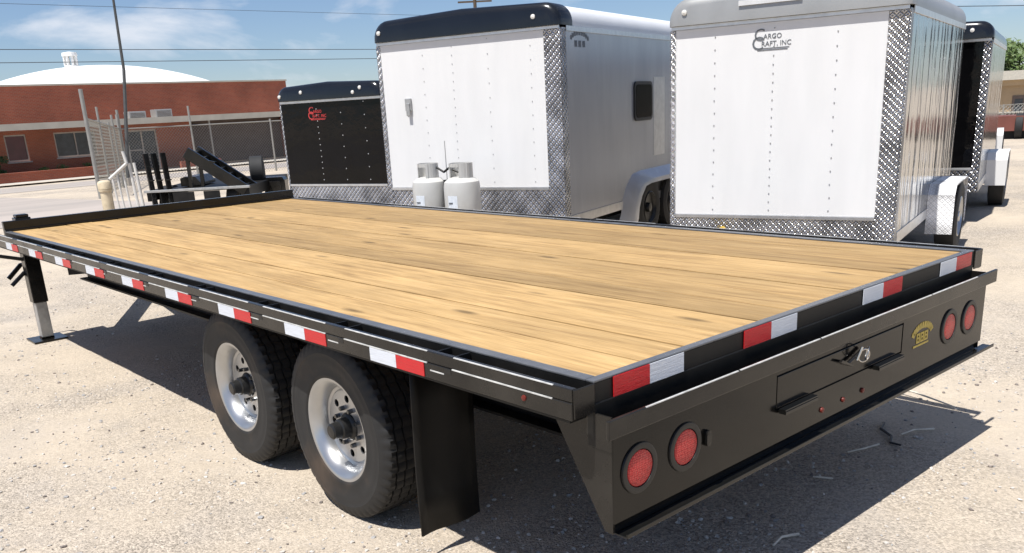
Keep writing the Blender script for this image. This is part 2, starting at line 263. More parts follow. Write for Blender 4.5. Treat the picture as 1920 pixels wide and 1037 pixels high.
# ------------------------------------------------------------------ builders
class MB:
    def __init__(s): s.v = []; s.f = []
    def add(s, vs, fs):
        n = len(s.v); s.v += [tuple(x) for x in vs]; s.f += [tuple(i + n for i in f) for f in fs]; return s
    def box(s, x0, x1, y0, y1, z0, z1):
        return s.add([(x0, y0, z0), (x1, y0, z0), (x1, y1, z0), (x0, y1, z0), (x0, y0, z1), (x1, y0, z1), (x1, y1, z1), (x0, y1, z1)],
                     [(0, 3, 2, 1), (4, 5, 6, 7), (0, 1, 5, 4), (1, 2, 6, 5), (2, 3, 7, 6), (3, 0, 4, 7)])
    def tube(s, p0, p1, r0, r1=None, n=12, cap=True):
        r1 = r0 if r1 is None else r1; p0 = Vector(p0); p1 = Vector(p1); d = (p1 - p0).normalized()
        a = d.orthogonal().normalized(); b = d.cross(a)
        vs = []
        for p, r in ((p0, r0), (p1, r1)):
            for i in range(n):
                t = 2 * math.pi * i / n; vs.append(p + a * (r * math.cos(t)) + b * (r * math.sin(t)))
        fs = [(i, (i + 1) % n, n + (i + 1) % n, n + i) for i in range(n)]
        if cap: fs += [tuple(range(n - 1, -1, -1)), tuple(range(n, 2 * n))]
        return s.add(vs, fs)
    def path(s, pts, r, n=6):
        for a, b in zip(pts[:-1], pts[1:]): s.tube(a, b, r, n=n)
        return s
    def prism(s, poly, ax, a0, a1):
        # poly: 2D points in the two remaining axes (ordered), extruded along axis ax
        def mk(p, a): return {0: (a, p[0], p[1]), 1: (p[0], a, p[1]), 2: (p[0], p[1], a)}[ax]
        n = len(poly); vs = [mk(p, a0) for p in poly] + [mk(p, a1) for p in poly]
        return s.add(vs, [(i, (i + 1) % n, n + (i + 1) % n, n + i) for i in range(n)] + [tuple(range(n - 1, -1, -1)), tuple(range(n, 2 * n))])
    def lathe(s, prof, n=32, ax=0, c=(0, 0, 0), closed=False, rmod=None):
        # prof: (axial, radius) list, about axis ax
        vs = []
        for i in range(n):
            t = 2 * math.pi * i / n
            for k, (a, r) in enumerate(prof):
                if rmod: a, r = rmod(i, k, a, r)
                u, w = r * math.cos(t), r * math.sin(t)
                p = {0: (a, u, w), 1: (u, a, w), 2: (u, w, a)}[ax]
                vs.append((p[0] + c[0], p[1] + c[1], p[2] + c[2]))
        m = len(prof); fs = []
        for i in range(n):
            j = (i + 1) % n
            for k in range(m - 1 + (1 if closed else 0)):
                k2 = (k + 1) % m; fs.append((i * m + k, i * m + k2, j * m + k2, j * m + k))
        return s.add(vs, fs)
    def obar(s, p0, p1, w, h):
        # rectangular bar from p0 to p1, w horizontal width, h thickness
        p0 = Vector(p0); p1 = Vector(p1); d = (p1 - p0).normalized(); sd_ = d.cross(Vector((0, 0, 1)))
        sd_ = Vector((1, 0, 0)) if sd_.length < 1e-4 else sd_.normalized(); up = sd_.cross(d)
        vs = [p + sd_ * (a * w / 2) + up * (b * h / 2) for p in (p0, p1) for a, b in ((-1, -1), (1, -1), (1, 1), (-1, 1))]
        return s.add(vs, [(0, 1, 2, 3), (7, 6, 5, 4), (0, 4, 5, 1), (1, 5, 6, 2), (2, 6, 7, 3), (3, 7, 4, 0)])
    def mesh(s, name):
        me = bpy.data.meshes.new(name); me.from_pydata(s.v, [], s.f); me.update()
        bm = bmesh.new(); bm.from_mesh(me); bmesh.ops.recalc_face_normals(bm, faces=bm.faces); bm.to_mesh(me); bm.free()
        return me
    def build(s, name, m, parent=None, smooth=False, bevel=0., loc=None):
        me = s.mesh(name); return link(name, me, m, parent, smooth, bevel, loc)

def link(name, me, m, parent=None, smooth=False, bevel=0., loc=None):
    o = bpy.data.objects.new(name, me); COL.objects.link(o)
    mt = M[m] if isinstance(m, str) else m
    if not me.materials: me.materials.append(mt)
    elif len(me.materials) == 1 and me.materials[0] != mt: o.material_slots[0].link = 'OBJECT'; o.material_slots[0].material = mt
    if smooth:
        me.polygons.foreach_set('use_smooth', [True] * len(me.polygons)); me.update()
        if smooth != 'all': me.set_sharp_from_angle(angle=rad(38))
    if bevel:
        bv = o.modifiers.new('bevel', 'BEVEL'); bv.width = bevel; bv.segments = 2; bv.limit_method = 'ANGLE'; bv.angle_limit = rad(40)
    if parent: o.parent = parent
    if loc: o.location = loc
    return o
def B(name, m, parent, *boxes, bevel=0.):
    b = MB()
    for x in boxes: b.box(*x)
    return b.build(name, m, parent, bevel=bevel)
def tag(o, label, cat, group=None):
    o['label'] = label; o['category'] = cat
    if group: o['group'] = group
    return o
def thing(name, label, cat, loc=(0, 0, 0), rz=0., group=None):
    o = bpy.data.objects.new(name, None); COL.objects.link(o); o.location = loc; o.rotation_euler = (0, 0, rz); o.empty_display_size = .2
    return tag(o, label, cat, group)
def sub(name, parent, loc=(0, 0, 0), rot=(0, 0, 0)):
    o = bpy.data.objects.new(name, None); COL.objects.link(o); o.parent = parent; o.location = loc; o.rotation_euler = rot; o.empty_display_size = .1; return o
def struct(o): o['kind'] = 'structure'; return o
def curve_mesh(name, loops, ext):
    c = bpy.data.curves.new(name, 'CURVE'); c.dimensions = '2D'; c.fill_mode = 'BOTH'; c.extrude = ext
    for lp in loops:
        sp = c.splines.new('POLY'); sp.points.add(len(lp) - 1)
        for q, pnt in zip(sp.points, lp): q.co = (pnt[0], pnt[1], 0, 1)
        sp.use_cyclic_u = True
    o = bpy.data.objects.new(name, c); COL.objects.link(o)
    me = bpy.data.meshes.new_from_object(o.evaluated_get(bpy.context.evaluated_depsgraph_get())); bpy.data.objects.remove(o); bpy.data.curves.remove(c); me.materials.clear(); me.name = name; return me
def text_mesh(body, size, ext=.0015, shear=0., space=1.):
    c = bpy.data.curves.new('lettering', 'FONT'); c.body = body; c.size = size; c.extrude = ext; c.shear = shear; c.space_character = space; c.resolution_u = 3
    o = bpy.data.objects.new('lettering', c); COL.objects.link(o)
    me = bpy.data.meshes.new_from_object(o.evaluated_get(bpy.context.evaluated_depsgraph_get())); bpy.data.objects.remove(o); bpy.data.curves.remove(c); me.materials.clear(); return me
def circle(cx, cy, r, n=20, ry=None):
    ry = ry or r
    return [(cx + r * math.cos(2 * math.pi * i / n), cy + ry * math.sin(2 * math.pi * i / n)) for i in range(n)]
UP = Matrix.Rotation(math.pi / 2, 4, 'X')     # XY drawing -> XZ plane facing -Y
def copy_tree(o, parent=None):
    c = o.copy(); COL.objects.link(c); c.parent = parent
    for ch in list(o.children): copy_tree(ch, c)
    return c

# ------------------------------------------------------------------ ground
def sstep(t): t = min(1., max(0., t)); return t * t * (3 - 2 * t)
def gh(x, y): return -.9 * sstep((y - 10) / 42.) - 1.5 * sstep((x - 28) / 45.)
def sheet(name, xs, ys, m, off=0., skew=0.):
    b = MB(); nx, ny = len(xs), len(ys)
    vs = []
    for y in ys:
        for x in xs:
            yy = y + skew * x; vs.append((x, yy, gh(x, yy) + off))
    b.add(vs, [(j * nx + i, j * nx + i + 1, (j + 1) * nx + i + 1, (j + 1) * nx + i) for j in range(ny - 1) for i in range(nx - 1)])
    return struct(b.build(name, m, smooth='all'))
ax_ = [-600, -300, -150, -80, -40, -20, -10, -5] + list(range(0, 30, 3)) + list(range(30, 76, 3)) + [80, 100, 150, 300, 600, 1200]
ay_ = [-600, -300, -100, -40, -15, -5, 0, 5] + [10 + i for i in range(0, 44)] + [60, 80, 120, 300, 600, 1200]
sheet('gravel_ground', ax_, ay_, 'gravel')
fine_x = [-60, -40, -20, -10, -5, 0, 3, 6]
sheet('driveway', [-60, -20, -8, 0, 3, 6.2], [17 + i for i in range(0, 18)], 'drive', .006)
sheet('street', [-120, -60, -20, 0, 10, 20, 27], [38 + .5 * i for i in range(0, 14)], 'road', .008, .087)
sheet('sidewalk', [-120, -60, -20, 0, 10, 20, 27], [46.3 + .5 * i for i in range(0, 5)], 'concrete', .1, .087)

# ------------------------------------------------------------------ flatbed trailer
H = .891; LEN = 6.054; WID = 2.44
FB = thing('flatbed_trailer', 'black deck-over flatbed trailer with a new pine plank deck and two axles', 'trailer')
pw = (WID - .08) / 12
pm = MB().box(-pw / 2 + .0045, pw / 2 - .0045, 0, LEN - .035, -.038, 0).mesh('plank')
for i in range(12):
    o = link('plank', pm, 'wood', FB, bevel=.002, loc=(.04 + pw * (i + .5), .032, H - .004 + random.uniform(-.002, .002)))
for q in ((0, .038, .031, LEN, H - .06, H), (WID - .038, WID, .031, LEN, H - .06, H), (0, WID, 0, .03, H - .06, H)): B('deck_edge', 'trim', FB, q[:4] + (H - .007, H), bevel=.002); B('edge_channel', 'black_dull', FB, q[:4] + (H - .062, H - .0075))  # grey top sheet has the sky's sheen in its colour, sides stay black
B('rear_channel', 'black_dull', FB, (.0, WID, -.002, .03, .70, H - .062), bevel=.004)
B('deck_side_channel', 'black_dull', FB, (.002, .03, .032, LEN - .002, .78, H - .062)); B('deck_side_channel', 'black_dull', FB, (WID - .03, WID - .002, .032, LEN - .002, .78, H - .062))
B('front_rail', 'black', FB, (0, WID, LEN + .002, LEN + .05, H - .12, .963), (0, WID, LEN - .02, LEN + .0, H + .002, H + .012), bevel=.004)
# rub rails, pockets, tape on both sides
pk = [.56 + .61 * k for k in range(9)]
def mx_(b, s): return b if s > 0 else (WID - b[1], WID - b[0]) + tuple(b[2:])
for s in (1, -1):
    up = []; lo = []; po = []
    ys = [.0] + [y for c in pk for y in (c - .055, c + .055)] + [LEN + .04]
    up.append(mx_((-.0835, -.064, -.0, LEN + .04, .8505, .888), s)); lo.append(mx_((-.086, -.064, .0, LEN + .04, .80, .850), s))
    for c in pk:
        for q in ((-.063, -.058, c - .05, c + .05, .79, .884), (-.058, -.004, c - .05, c - .044, .79, .884), (-.058, -.004, c + .044, c + .05, .79, .884)): po.append((mx_(q, s)))
        B('pocket_hole', 'grommet', FB, mx_((-.0868, -.0862, c - .052, c - .022, .832, .848), s)); B('worn_edge_glint', 'edge_glint', FB, mx_((-.0874, -.0862, c - .018, c + .052, .8265, .8305), s))
    rr = B('rub_rail', 'black_dust', FB, *up, *lo, mx_((-.082, -.002, -.006, -.001, .805, .887), s), bevel=.003)
    for a, b_ in zip(ys[0::2], ys[1::2]):
        if a < 0.01: a = .06
        B('worn_edge_glint', 'edge_glint', rr, mx_((-.0848, -.0795, a + .01, b_ - .012, .8862, .8888), s)); B('worn_edge_glint', 'edge_glint', rr, mx_((-.0876, -.0838, a + .012, b_ - .004, .8482, .8516), s))  # highlight lines along the rail, drawn as pale strips between pockets
    B('gap_floor', 'black_dull', FB, mx_((-.063, -.001, .03, LEN, .782, .788), s))
    for k in range(9): B('stake_pocket', 'black_dull', FB, *po[3 * k:3 * k + 3])
    for k in range(9):
        y0 = .643 + .594 * k
        B('reflector_tape', 'red', rr, mx_((-.0885, -.0862, y0, y0 + .152, .802, .847), s))
        B('reflector_tape', 'white_tape', rr, mx_((-.0885, -.0862, y0 + .153, y0 + .305, .802, .847), s))
    b = MB().lathe([(-.0862, .009), (-.090, .008), (-.092, 0.0001)], 12, 0, (0, .183, .828))
    if s < 0: b.v = [(WID - x, y, z) for x, y, z in b.v]
    b.build('side_marker', 'marker', FB, smooth=True)
# rear tape
for x0, c0, c1 in ((.073, 'red', 'white_tape'), (.687, 'red', 'white_tape'), (1.449, 'white_tape', 'red'), (2.10, 'white_tape', 'red')):
    B('reflector_tape', c0, FB, (x0, x0 + .152, -.0048, -.0025, .829, .8865)); B('reflector_tape', c1, FB, (x0 + .153, x0 + .307, -.0048, -.0025, .829, .8865))
# bumper
BP = -.065
dx0, dx1, dz0, dz1 = .785, 1.665, .608, .728
me = curve_mesh('bumper_plate', [[(0, .492), (WID, .492), (WID, .748), (0, .748)], [(dx0, dz0), (dx1, dz0), (dx1, dz1), (dx0, dz1)]], .003)
me.transform(Matrix.Translation((0, BP + .003, 0)) @ UP); bumper = link('bumper_plate', me, 'black_panel', FB, bevel=.002)
B('bumper_top_rail', 'black_dust', FB, (-.03, 2.515, -.079, -.0665, .747, .803), bevel=.003)
for a, c in ((.12, .55), (.56, 1.02), (1.03, 1.30), (1.302, 1.86), (1.87, 2.30)): B('worn_edge_glint', 'edge_glint', FB, (a, c, -.0803, -.0745, .8012, .8038))
B('bumper_return', 'black', FB, (.0005, WID - .0005, -.0615, .012, .694, .6995)); B('bumper_return', 'black', FB, (.004, WID - .004, -.05, -.046, .456, .5))
B('bumper_flange', 'black', FB, (.02, 2.53, -.088, -.045, .449, .4545), (.02, 2.53, -.093, -.0882, .449, .463), bevel=.0015)
B('hatch_backing', 'black_dull', FB, (dx0 - .05, dx1 + .05, BP + .0072, BP + .011, dz0 - .05, dz1 + .015))  # added plate, stops light leaking through the door gap
door = B('compartment_door', 'black_panel', FB, (dx0 + .006, dx1 - .006, BP + .0005, BP + .006, dz0 + .006, dz1 - .006), bevel=.002)
for hx in (.80, 1.43):
    hb = MB().box(hx, hx + .2, BP - .028, BP - .002, .607, .613).box(hx, hx + .2, BP - .030, BP - .0245, .596, .6065).box(hx, hx + .016, BP - .028, BP - .0025, .596, .6068)
    hb.build('handle', 'black', door, bevel=.001)
lt = MB().prism([(1.17, .695), (1.25, .66), (1.25, .652), (1.16, .688)], 1, BP - .02, BP - .0005); lt.tube((1.22, BP - .012, .668), (1.33, BP - .012, .700), .007)
lt.build('latch', 'black', FB, bevel=.001)
b = MB()
def ring(b, c, R_, r, nrm, n=24, m=6):
    nrm = Vector(nrm).normalized(); a = nrm.orthogonal().normalized(); q = nrm.cross(a); pts = [Vector(c) + a * (R_ * math.cos(2 * math.pi * i / n)) + q * (R_ * math.sin(2 * math.pi * i / n)) for i in range(n + 1)]
    b.path(pts, r, m)
ring(b, (1.30, BP - .03, .685), .024, .0028, (.4, 1, .1)); ring(b, (1.315, BP - .034, .69), .024, .0028, (-.6, 1, .2)); b.tube((1.272, BP - .02, .672), (1.285, BP - .03, .72), .005, n=8)
b.build('latch_pin', 'chrome', FB, smooth=True)
for lx in (.104, .308, 2.085, 2.285):
    g = MB().lathe([(BP - .0005, .075), (BP - .0055, .0735), (BP - .007, .068), (BP - .0055, .0560), (BP - .001, .0545)], 40, 1, (lx, 0, .628)).build('tail_light', 'grommet', FB, smooth=True)
    MB().lathe([(BP - .001, .0543), (BP - .004, .0525), (BP - .006, .043), (BP - .007, .025), (BP - .0073, .0002)], 40, 1, (lx, 0, .628)).build('lens', 'lens', g, smooth=True)
for lx in (1.079, 1.225, 1.365):
    MB().lathe([(BP - .0005, .010), (BP - .006, .009), (BP - .008, .0002)], 14, 1, (lx, 0, .532)).build('identification_light', 'marker', FB, smooth=True)
b = MB().lathe([(BP - .0005, .012), (BP - .012, .011), (BP - .013, .0002)], 14, 1, (.411, 0, .64)).lathe([(BP - .0005, .012), (BP - .012, .011), (BP - .013, .0002)], 14, 1, (.411, 0, .612)).box(.399, .423, BP - .013, BP - .001, .612, .64)
b.build('toggle_latch', 'black', FB, smooth=True)
# yellow arched badge
b = MB(); bx, bz = 1.835, .635
for i in range(11):
    t = rad(155 - i * 13); cx, cz = bx + .088 * math.cos(t), bz + .05 * math.sin(t)
    hw, hh_ = .0085, .013; ex = Vector((math.sin(t), 0, -math.cos(t))); ez = Vector((math.cos(t), 0, math.sin(t))); c = Vector((cx, BP - .0015, cz))
    b.add([c - ex * hw - ez * hh_, c + ex * hw - ez * hh_, c + ex * hw + ez * hh_, c - ex * hw + ez * hh_], [(0, 1, 2, 3)])
for i in range(3):
    x0 = bx - .05 + i * .035
    b.box(x0, x0 + .03, BP - .0018, BP - .0004, bz - .018, bz - .01).box(x0, x0 + .03, BP - .0018, BP - .0004, bz + .014, bz + .022).box(x0, x0 + .009, BP - .0018, BP - .0004, bz - .0098, bz + .0138).box(x0 + .021, x0 + .03, BP - .0018, BP - .0004, bz - .0098, bz + .0138).box(x0 + .0092, x0 + .0208, BP - .0018, BP - .0004, bz - .001, bz + .006)
b.box(bx - .075, bx + .06, BP - .0018, BP - .0004, bz - .032, bz - .024)
b.build('badge', 'badge', FB)
# side gussets
for x in (.001, WID - .007):
    MB().prism([(-.058, .4585), (-.058, .80), (.155, .80), (.155, .757), (-.03, .4585)], 0, x, x + .006).build('gusset_panel', 'black_dust', FB)
# frame, cross members, axles
B('frame_beam', 'black_dull', FB, (.46, .60, .1, LEN, .45, .462), (.52, .54, .1, LEN, .462, .76), (.46, .60, .1, LEN, .76, .77))
B('frame_beam', 'black_dull', FB, (1.84, 1.98, .1, LEN, .45, .462), (1.90, 1.92, .1, LEN, .462, .76), (1.84, 1.98, .1, LEN, .76, .77))
for i in range(11): B('cross_member', 'black_dull', FB, (.035, WID - .035, .25 + i * .57, .29 + i * .57, .775, .85))
WY = (1.492, 2.406)
for wy in WY: MB().tube((.2, wy, .378), (WID - .2, wy, .378), .045, n=14).build('axle', 'black_dull', FB, smooth=True)
for s in (1, -1):
    x = .53 if s > 0 else WID - .53
    for wy in WY:
        b = MB()
        for k in range(4): b.obar((x, wy - .36 + .07 * k, .50 - .012 * k), (x, wy, .425 - .012 * k), .06, .011); b.obar((x, wy, .425 - .012 * k), (x, wy + .36 - .07 * k, .50 - .012 * k), .06, .011)
        b.build('leaf_spring', 'black_dull', FB)
    x0, x1 = (.035, .315) if s > 0 else (WID - .315, WID - .035)
    b = MB(); n = 8
    rows = [(z, .905 + .02 * math.sin((.79 - z) * 3)) for z in (.79, .6, .4, .25, .1)]
    vs = [(x0 + (x1 - x0) * i / n, y + .008 * math.sin(i * .9), z) for z, y in rows for i in range(n + 1)]; m_ = n + 1
    b.add(vs, [(j * m_ + i, j * m_ + i + 1, (j + 1) * m_ + i + 1, (j + 1) * m_ + i) for j in range(len(rows) - 1) for i in range(n)])
    fo = b.build('mud_flap', 'flap', FB, smooth='all'); so = fo.modifiers.new('thick', 'SOLIDIFY'); so.thickness = .008
# tongue
b = MB()
for x in (.40, 2.04): b.obar((x, 5.9, .60), (1.22 + (.06 if x > 1.2 else -.06), 7.3, .60), .12, .17)
b.obar((.98, 6.02, .60), (1.16, 7.1, .60), .07, .08)
b.box(1.12, 1.32, 7.25, 7.62, .53, .67); b.build('tongue', 'black_dull', FB)
MB().tube((1.22, 7.6, .6), (1.22, 7.85, .58), .05, .04).lathe([(-.06, .0001), (-.05, .05), (.05, .06), (.06, .0001)], 14, 2, (1.22, 7.86, .56)).build('coupler', 'black', FB, smooth=True)
# jacks
for x in (.155,):
    b = MB().box(x - .055, x + .055, 6.107, 6.215, .31, .975).box(x - .045, x + .045, 6.117, 6.205, .975, .998)
    jk = b.build('jack', 'black', FB, bevel=.006)
    B('inner_tube', 'galv', jk, (x - .043, x + .043, 6.118, 6.204, .03, .309), bevel=.004)
    MB().box(x - .125, x + .125, 6.04, 6.285, .004, .016).prism([(x - .05, .0165), (x + .05, .0165), (x + .035, .05), (x - .035, .05)], 1, 6.13, 6.19).build('jack_foot', 'black', jk, bevel=.002)
    s = -1 if x < 1 else 1
    MB().tube((x, 6.216, .60), (x + s * .04, 6.32, .60), .012, n=8).obar((x + s * .04, 6.31, .6), (x + s * .15, 6.31, .50), .02, .03).tube((x + s * .05, 6.20, .55), (x + s * .16, 6.2, .46), .016, n=8).build('crank', 'black', jk)
    MB().tube((x + s * .05, 6.16, .655), (x + s * .35, 6.16, .745), .014, n=8).build('brace', 'black_dull', jk)

# ---- wheels
def tyre_mesh(r, w, rim, n, detail):
    half = w / 2; pr = []
    if detail:
        pr = [(-half * .80, rim - .006), (-half * .93, rim + .012), (-half * .955, rim + .022), (-half * .945, rim + .025), (-half * 1.0, rim + (r - rim) * .42), (-half * 1.02, rim + (r - rim) * .56), (-half * 1.0, rim + (r - rim) * .66), (-half * 1.012, rim + (r - rim) * .675), (-half * .985, r - .04), (-half * .93, r - .022), (-half * .86, r - .007), (-half * .80, r - .002)]
        ribs = [(-.80, -.60), (-.52, -.24), (-.16, .16), (.24, .52), (.60, .80)]
        tr = []
        for j, (a, c) in enumerate(ribs):
            tr += [(half * a, r - .001), (half * c, r - .0005)]
            if j < 4: tr += [(half * (c + .006), r - .013), (half * (ribs[j + 1][0] - .006), r - .013)]
        pr0 = pr[:-1]; pr = pr0 + tr + [(-a, q) for a, q in reversed(pr0)]
        k0 = len(pr0); k1 = k0 + len(tr) - 1
        def rm(i, k, a, q):
            z = (1 if i % 8 < 4 else -1)
            if k0 < k < k1: a += z * half * .022
            if k in (k0 - 1, k0 - 2, k1 + 1, k1 + 2) or k in (k0, k1):
                if i % 4 == 2: q -= .008
            if k0 < k < k1 and q > r - .005 and i % 8 in (0, 4): q -= .006
            return a, q
        return MB().lathe(pr, n, 0, rmod=rm).mesh('tyre')
    pr = [(-half * .8, rim - .006), (-half, rim + (r - rim) * .4), (-half * .95, r - .04), (-half * .82, r), (half * .82, r), (half * .95, r - .04), (half, rim + (r - rim) * .4), (half * .8, rim - .006)]
    return MB().lathe(pr, n, 0).mesh('tyre')
R0, W0, RIM = .378, .225, .212
TY = tyre_mesh(R0, W0, RIM, 208, True)
# rim : outward is -x
rb = MB().lathe([(.07, RIM - .02), (-.02, RIM - .03), (-.055, RIM - .028), (-.075, RIM - .018), (-.088, RIM - .004), (-.096, RIM + .010), (-.101, RIM + .011), (-.102, RIM + .004), (-.096, RIM - .008), (-.080, RIM - .024), (-.062, RIM - .036), (-.035, RIM - .040), (-.030, RIM - .052), (-.034, RIM - .062)], 64, 0)
RIMM = rb.mesh('rim')
dm = curve_mesh('wheel_disc', [circle(0, 0, RIM - .060, 48), circle(0, 0, .058, 24)] + [circle(.118 * math.cos(rad(22.5 + 45 * i)), .118 * math.sin(rad(22.5 + 45 * i)), .0165, 14) for i in range(8)], .003)
dm.transform(Matrix.Translation((-.035, 0, 0)) @ Matrix.Rotation(math.pi / 2, 4, 'Y'))
HUBM = MB().lathe([(.0, .062), (-.04, .060), (-.048, .054), (-.052, .046), (-.085, .042), (-.09, .036), (-.122, .033), (-.128, .026), (-.129, .0002)], 28, 0).mesh('hub')
lb = MB()
for i in range(8):
    t = rad(45 * i); y, z = .080 * math.cos(t), .080 * math.sin(t); lb.tube((-.03, y, z), (-.058, y, z), .0105, .009, n=6)
LUGM = lb.mesh('lug_nuts')
BACK = MB().lathe([(.02, .16), (.05, .158), (.055, .0002)], 32, 0).mesh('brake_drum')
def big_wheel(x, y, s, a):
    w = sub('wheel', FB, (x, y, R0 - .003), (a, 0, 0 if s > 0 else math.pi))
    link('tyre', TY, 'rubber', w, smooth=True); link('rim', RIMM, 'rim', w, smooth=True); link('wheel_disc', dm, 'rim', w)
    link('hub', HUBM, 'hub', w, smooth=True); link('lug_nuts', LUGM, 'lug', w)['kind'] = 'stuff'; link('brake_drum', BACK, 'black_dull', w, smooth=True)
XW = .053 + .101
for i, wy in enumerate(WY):
    big_wheel(XW, wy, 1, .4 + i * .55); big_wheel(WID - XW, wy, -1, .9 + i)

# ------------------------------------------------------------------ enclosed trailers (local x across the front, y to the back)
TY2 = tyre_mesh(.34, .2, .19, 40, False)
RM2 = MB().lathe([(.05, .18), (-.06, .18), (-.09, .195), (-.095, .185), (-.06, .165), (-.05, .06), (-.09, .05), (-.095, .0002)], 28, 0).mesh('rim')
def small_wheel(parent, x, y, s, rimmat='rim'):
    w = sub('wheel', parent, (x, y, .338), (0, 0, 0 if s < 0 else math.pi))
    link('tyre', TY2, 'rubber_far', w, smooth=True); link('rim', RM2, rimmat, w, smooth=True)
def roof_section(w0, w1, z0, h, rr, n=7, arch=.03):
    pts = [(w0, z0)]
    for i in range(n + 1):
        t = math.pi - (math.pi / 2) * i / n; pts.append((w0 + rr + rr * math.cos(t), z0 + h - rr + rr * math.sin(t)))
    pts.append(((w0 + w1) / 2, z0 + h + arch))
    for i in range(n + 1):
        t = math.pi / 2 - (math.pi / 2) * i / n; pts.append((w1 - rr + rr * math.cos(t), z0 + h - rr + rr * math.sin(t)))
    pts.append((w1, z0)); return pts
def loft(secs):
    b = MB(); n = len(secs[0][1])
    vs = [(x, y, z) for y, sec in secs for x, z in sec]
    fs = [(j * n + i, j * n + (i + 1) % n, (j + 1) * n + (i + 1) % n, (j + 1) * n + i) for j in range(len(secs) - 1) for i in range(n)]
    fs += [tuple(range(n)), tuple(range((len(secs) - 1) * n, len(secs) * n))]
    return b.add(vs, fs)
def shrink(sec, d, z0):
    cx = sum(p[0] for p in sec) / len(sec); out = []
    for x, z in sec: out.append((x + (d if x < cx else -d) * min(1, abs(x - cx) * 4), z - d * max(0, min(1, (z - z0) / .1))))
    return out
def rivets(parent, cols, z0, z1, step, m, r=.0062):
    b = MB()
    for k, u in enumerate(cols):
        st = step if isinstance(step, float) else step[k]
        z = z0 + .03
        while z < z1:
            b.lathe([(-.0125, r), (-.0165, r * .7), (-.0172, .0003)], 7, 1, (u + random.uniform(-.002, .002), 0, z)); z += st
    o = b.build('rivets', m, parent); o['kind'] = 'stuff'; return o
def enclosed(name, label, org, yaw, u0, u1, pw_, L_, zb, zp, zt, cap_h, front, side, cap, roof, plate='plate', fender=None, lights=(), strip=True):
    T = thing(name, label, 'trailer', (org[0], org[1], 0), rad(yaw), 'enclosed cargo trailers parked side by side')
    B('front_wall', 'alu', T, (u0 + .012, u1 - .012, .002, .03, zb, zt))
    fp = B('front_panel', front, T, (0, pw_, -.011, .0, zp, zt - .012), bevel=.002)
    B('panel_strip', 'alu', T, (u0 + .01, u1 - .01, -.016, -.0005, zt - .010, zt + .02), bevel=.002); B('panel_strip', 'alu', T, (.0, pw_, -.018, -.0005, zp - .028, zp - .001), bevel=.002)
    for a, c in ((u0, -.002), (pw_ + .002, u1)):
        left = a == u0
        cb = [(a, c, -.014, .0, zb - .02, zt - .012)] + [((u0 - .004, u0 + .0095, .0008, .11, zb - .02, zt - .012) if left else (u1 - .0095, u1 + .004, .0008, .11, zb - .02, zt - .012))]
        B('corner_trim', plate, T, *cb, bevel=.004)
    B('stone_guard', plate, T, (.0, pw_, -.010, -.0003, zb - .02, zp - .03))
    for s in (0, 1):
        B('side_wall', side, T, (u0, u0 + .01, .03, L_, zb, zt) if s == 0 else (u1 - .01, u1, .03, L_, zb, zt))
        B('lower_rail', 'alu', T, (u0 - .008, u0 - .001, .112, L_, zb - .02, zb + .07) if s == 0 else (u1 + .001, u1 + .008, .112, L_, zb - .02, zb + .07))
        B('upper_rail', 'alu', T, (u0 - .010, u0 - .001, .112, L_, zt - .03, zt + .02) if s == 0 else (u1 + .001, u1 + .010, .112, L_, zt - .03, zt + .02), bevel=.002)
    B('rear_wall', side, T, (u0 + .011, u1 - .011, L_ - .03, L_ - .001, zb, zt)); B('floor', 'black_dull', T, (u0 + .011, u1 - .011, .031, L_ - .031, zb, zb + .05))
    sec = roof_section(u0 - .004, u1 + .004, zt + .021, cap_h, min(.17, cap_h * .85))
    sec2 = roof_section(u0 - .012, u1 + .012, zt + .021, cap_h + .012, min(.18, cap_h * .88))
    loft([(.20, sec), (L_, sec)]).build('roof', roof, T, smooth=True)
    loft([(-.055, shrink(sec2, .07, zt + .02)), (-.045, shrink(sec2, .035, zt + .02)), (-.022, shrink(sec2, .01, zt + .02)), (.01, sec2), (.24, sec2)]).build('roof_cap', cap, T, smooth=True)
    for u, dz in lights:
        MB().lathe([(-.03, .026), (-.065, .022), (-.072, .0002)], 12, 1, (u, 0, zt + .02 + dz)).build('clearance_light', 'amber', T, smooth=True)
    wy = L_ * .56 if fender is None else fender['y'] + .42
    # tongue and jack
    cu = (u0 + u1) / 2; b = MB()
    for s in (-1, 1): b.obar((cu + s * (u1 - u0) * .36, .1, zb - .06), (cu + s * .04, -1.25, zb - .06), .05, .1)
    b.box(cu - .07, cu + .07, -1.33, -1.12, zb - .11, zb - .005); b.build('tongue', 'black_dull', T)
    B('chassis_rail', 'black_dull', T, (u0 + .2, u0 + .25, .1, L_ - .1, zb - .12, zb - .003)); B('chassis_rail', 'black_dull', T, (u1 - .25, u1 - .2, .1, L_ - .1, zb - .12, zb - .003))
    b = MB().tube((cu, -1.05, .03), (cu, -1.05, .46), .03).lathe([(.0, .09), (.02, .09), (.03, .0002)], 14, 2, (cu, -1.05, .0)); b.tube((cu, -1.05, .46), (cu, -1.05, .52), .045); b.build('tongue_jack', 'galv', T, smooth=True)
    return T, fp, wy
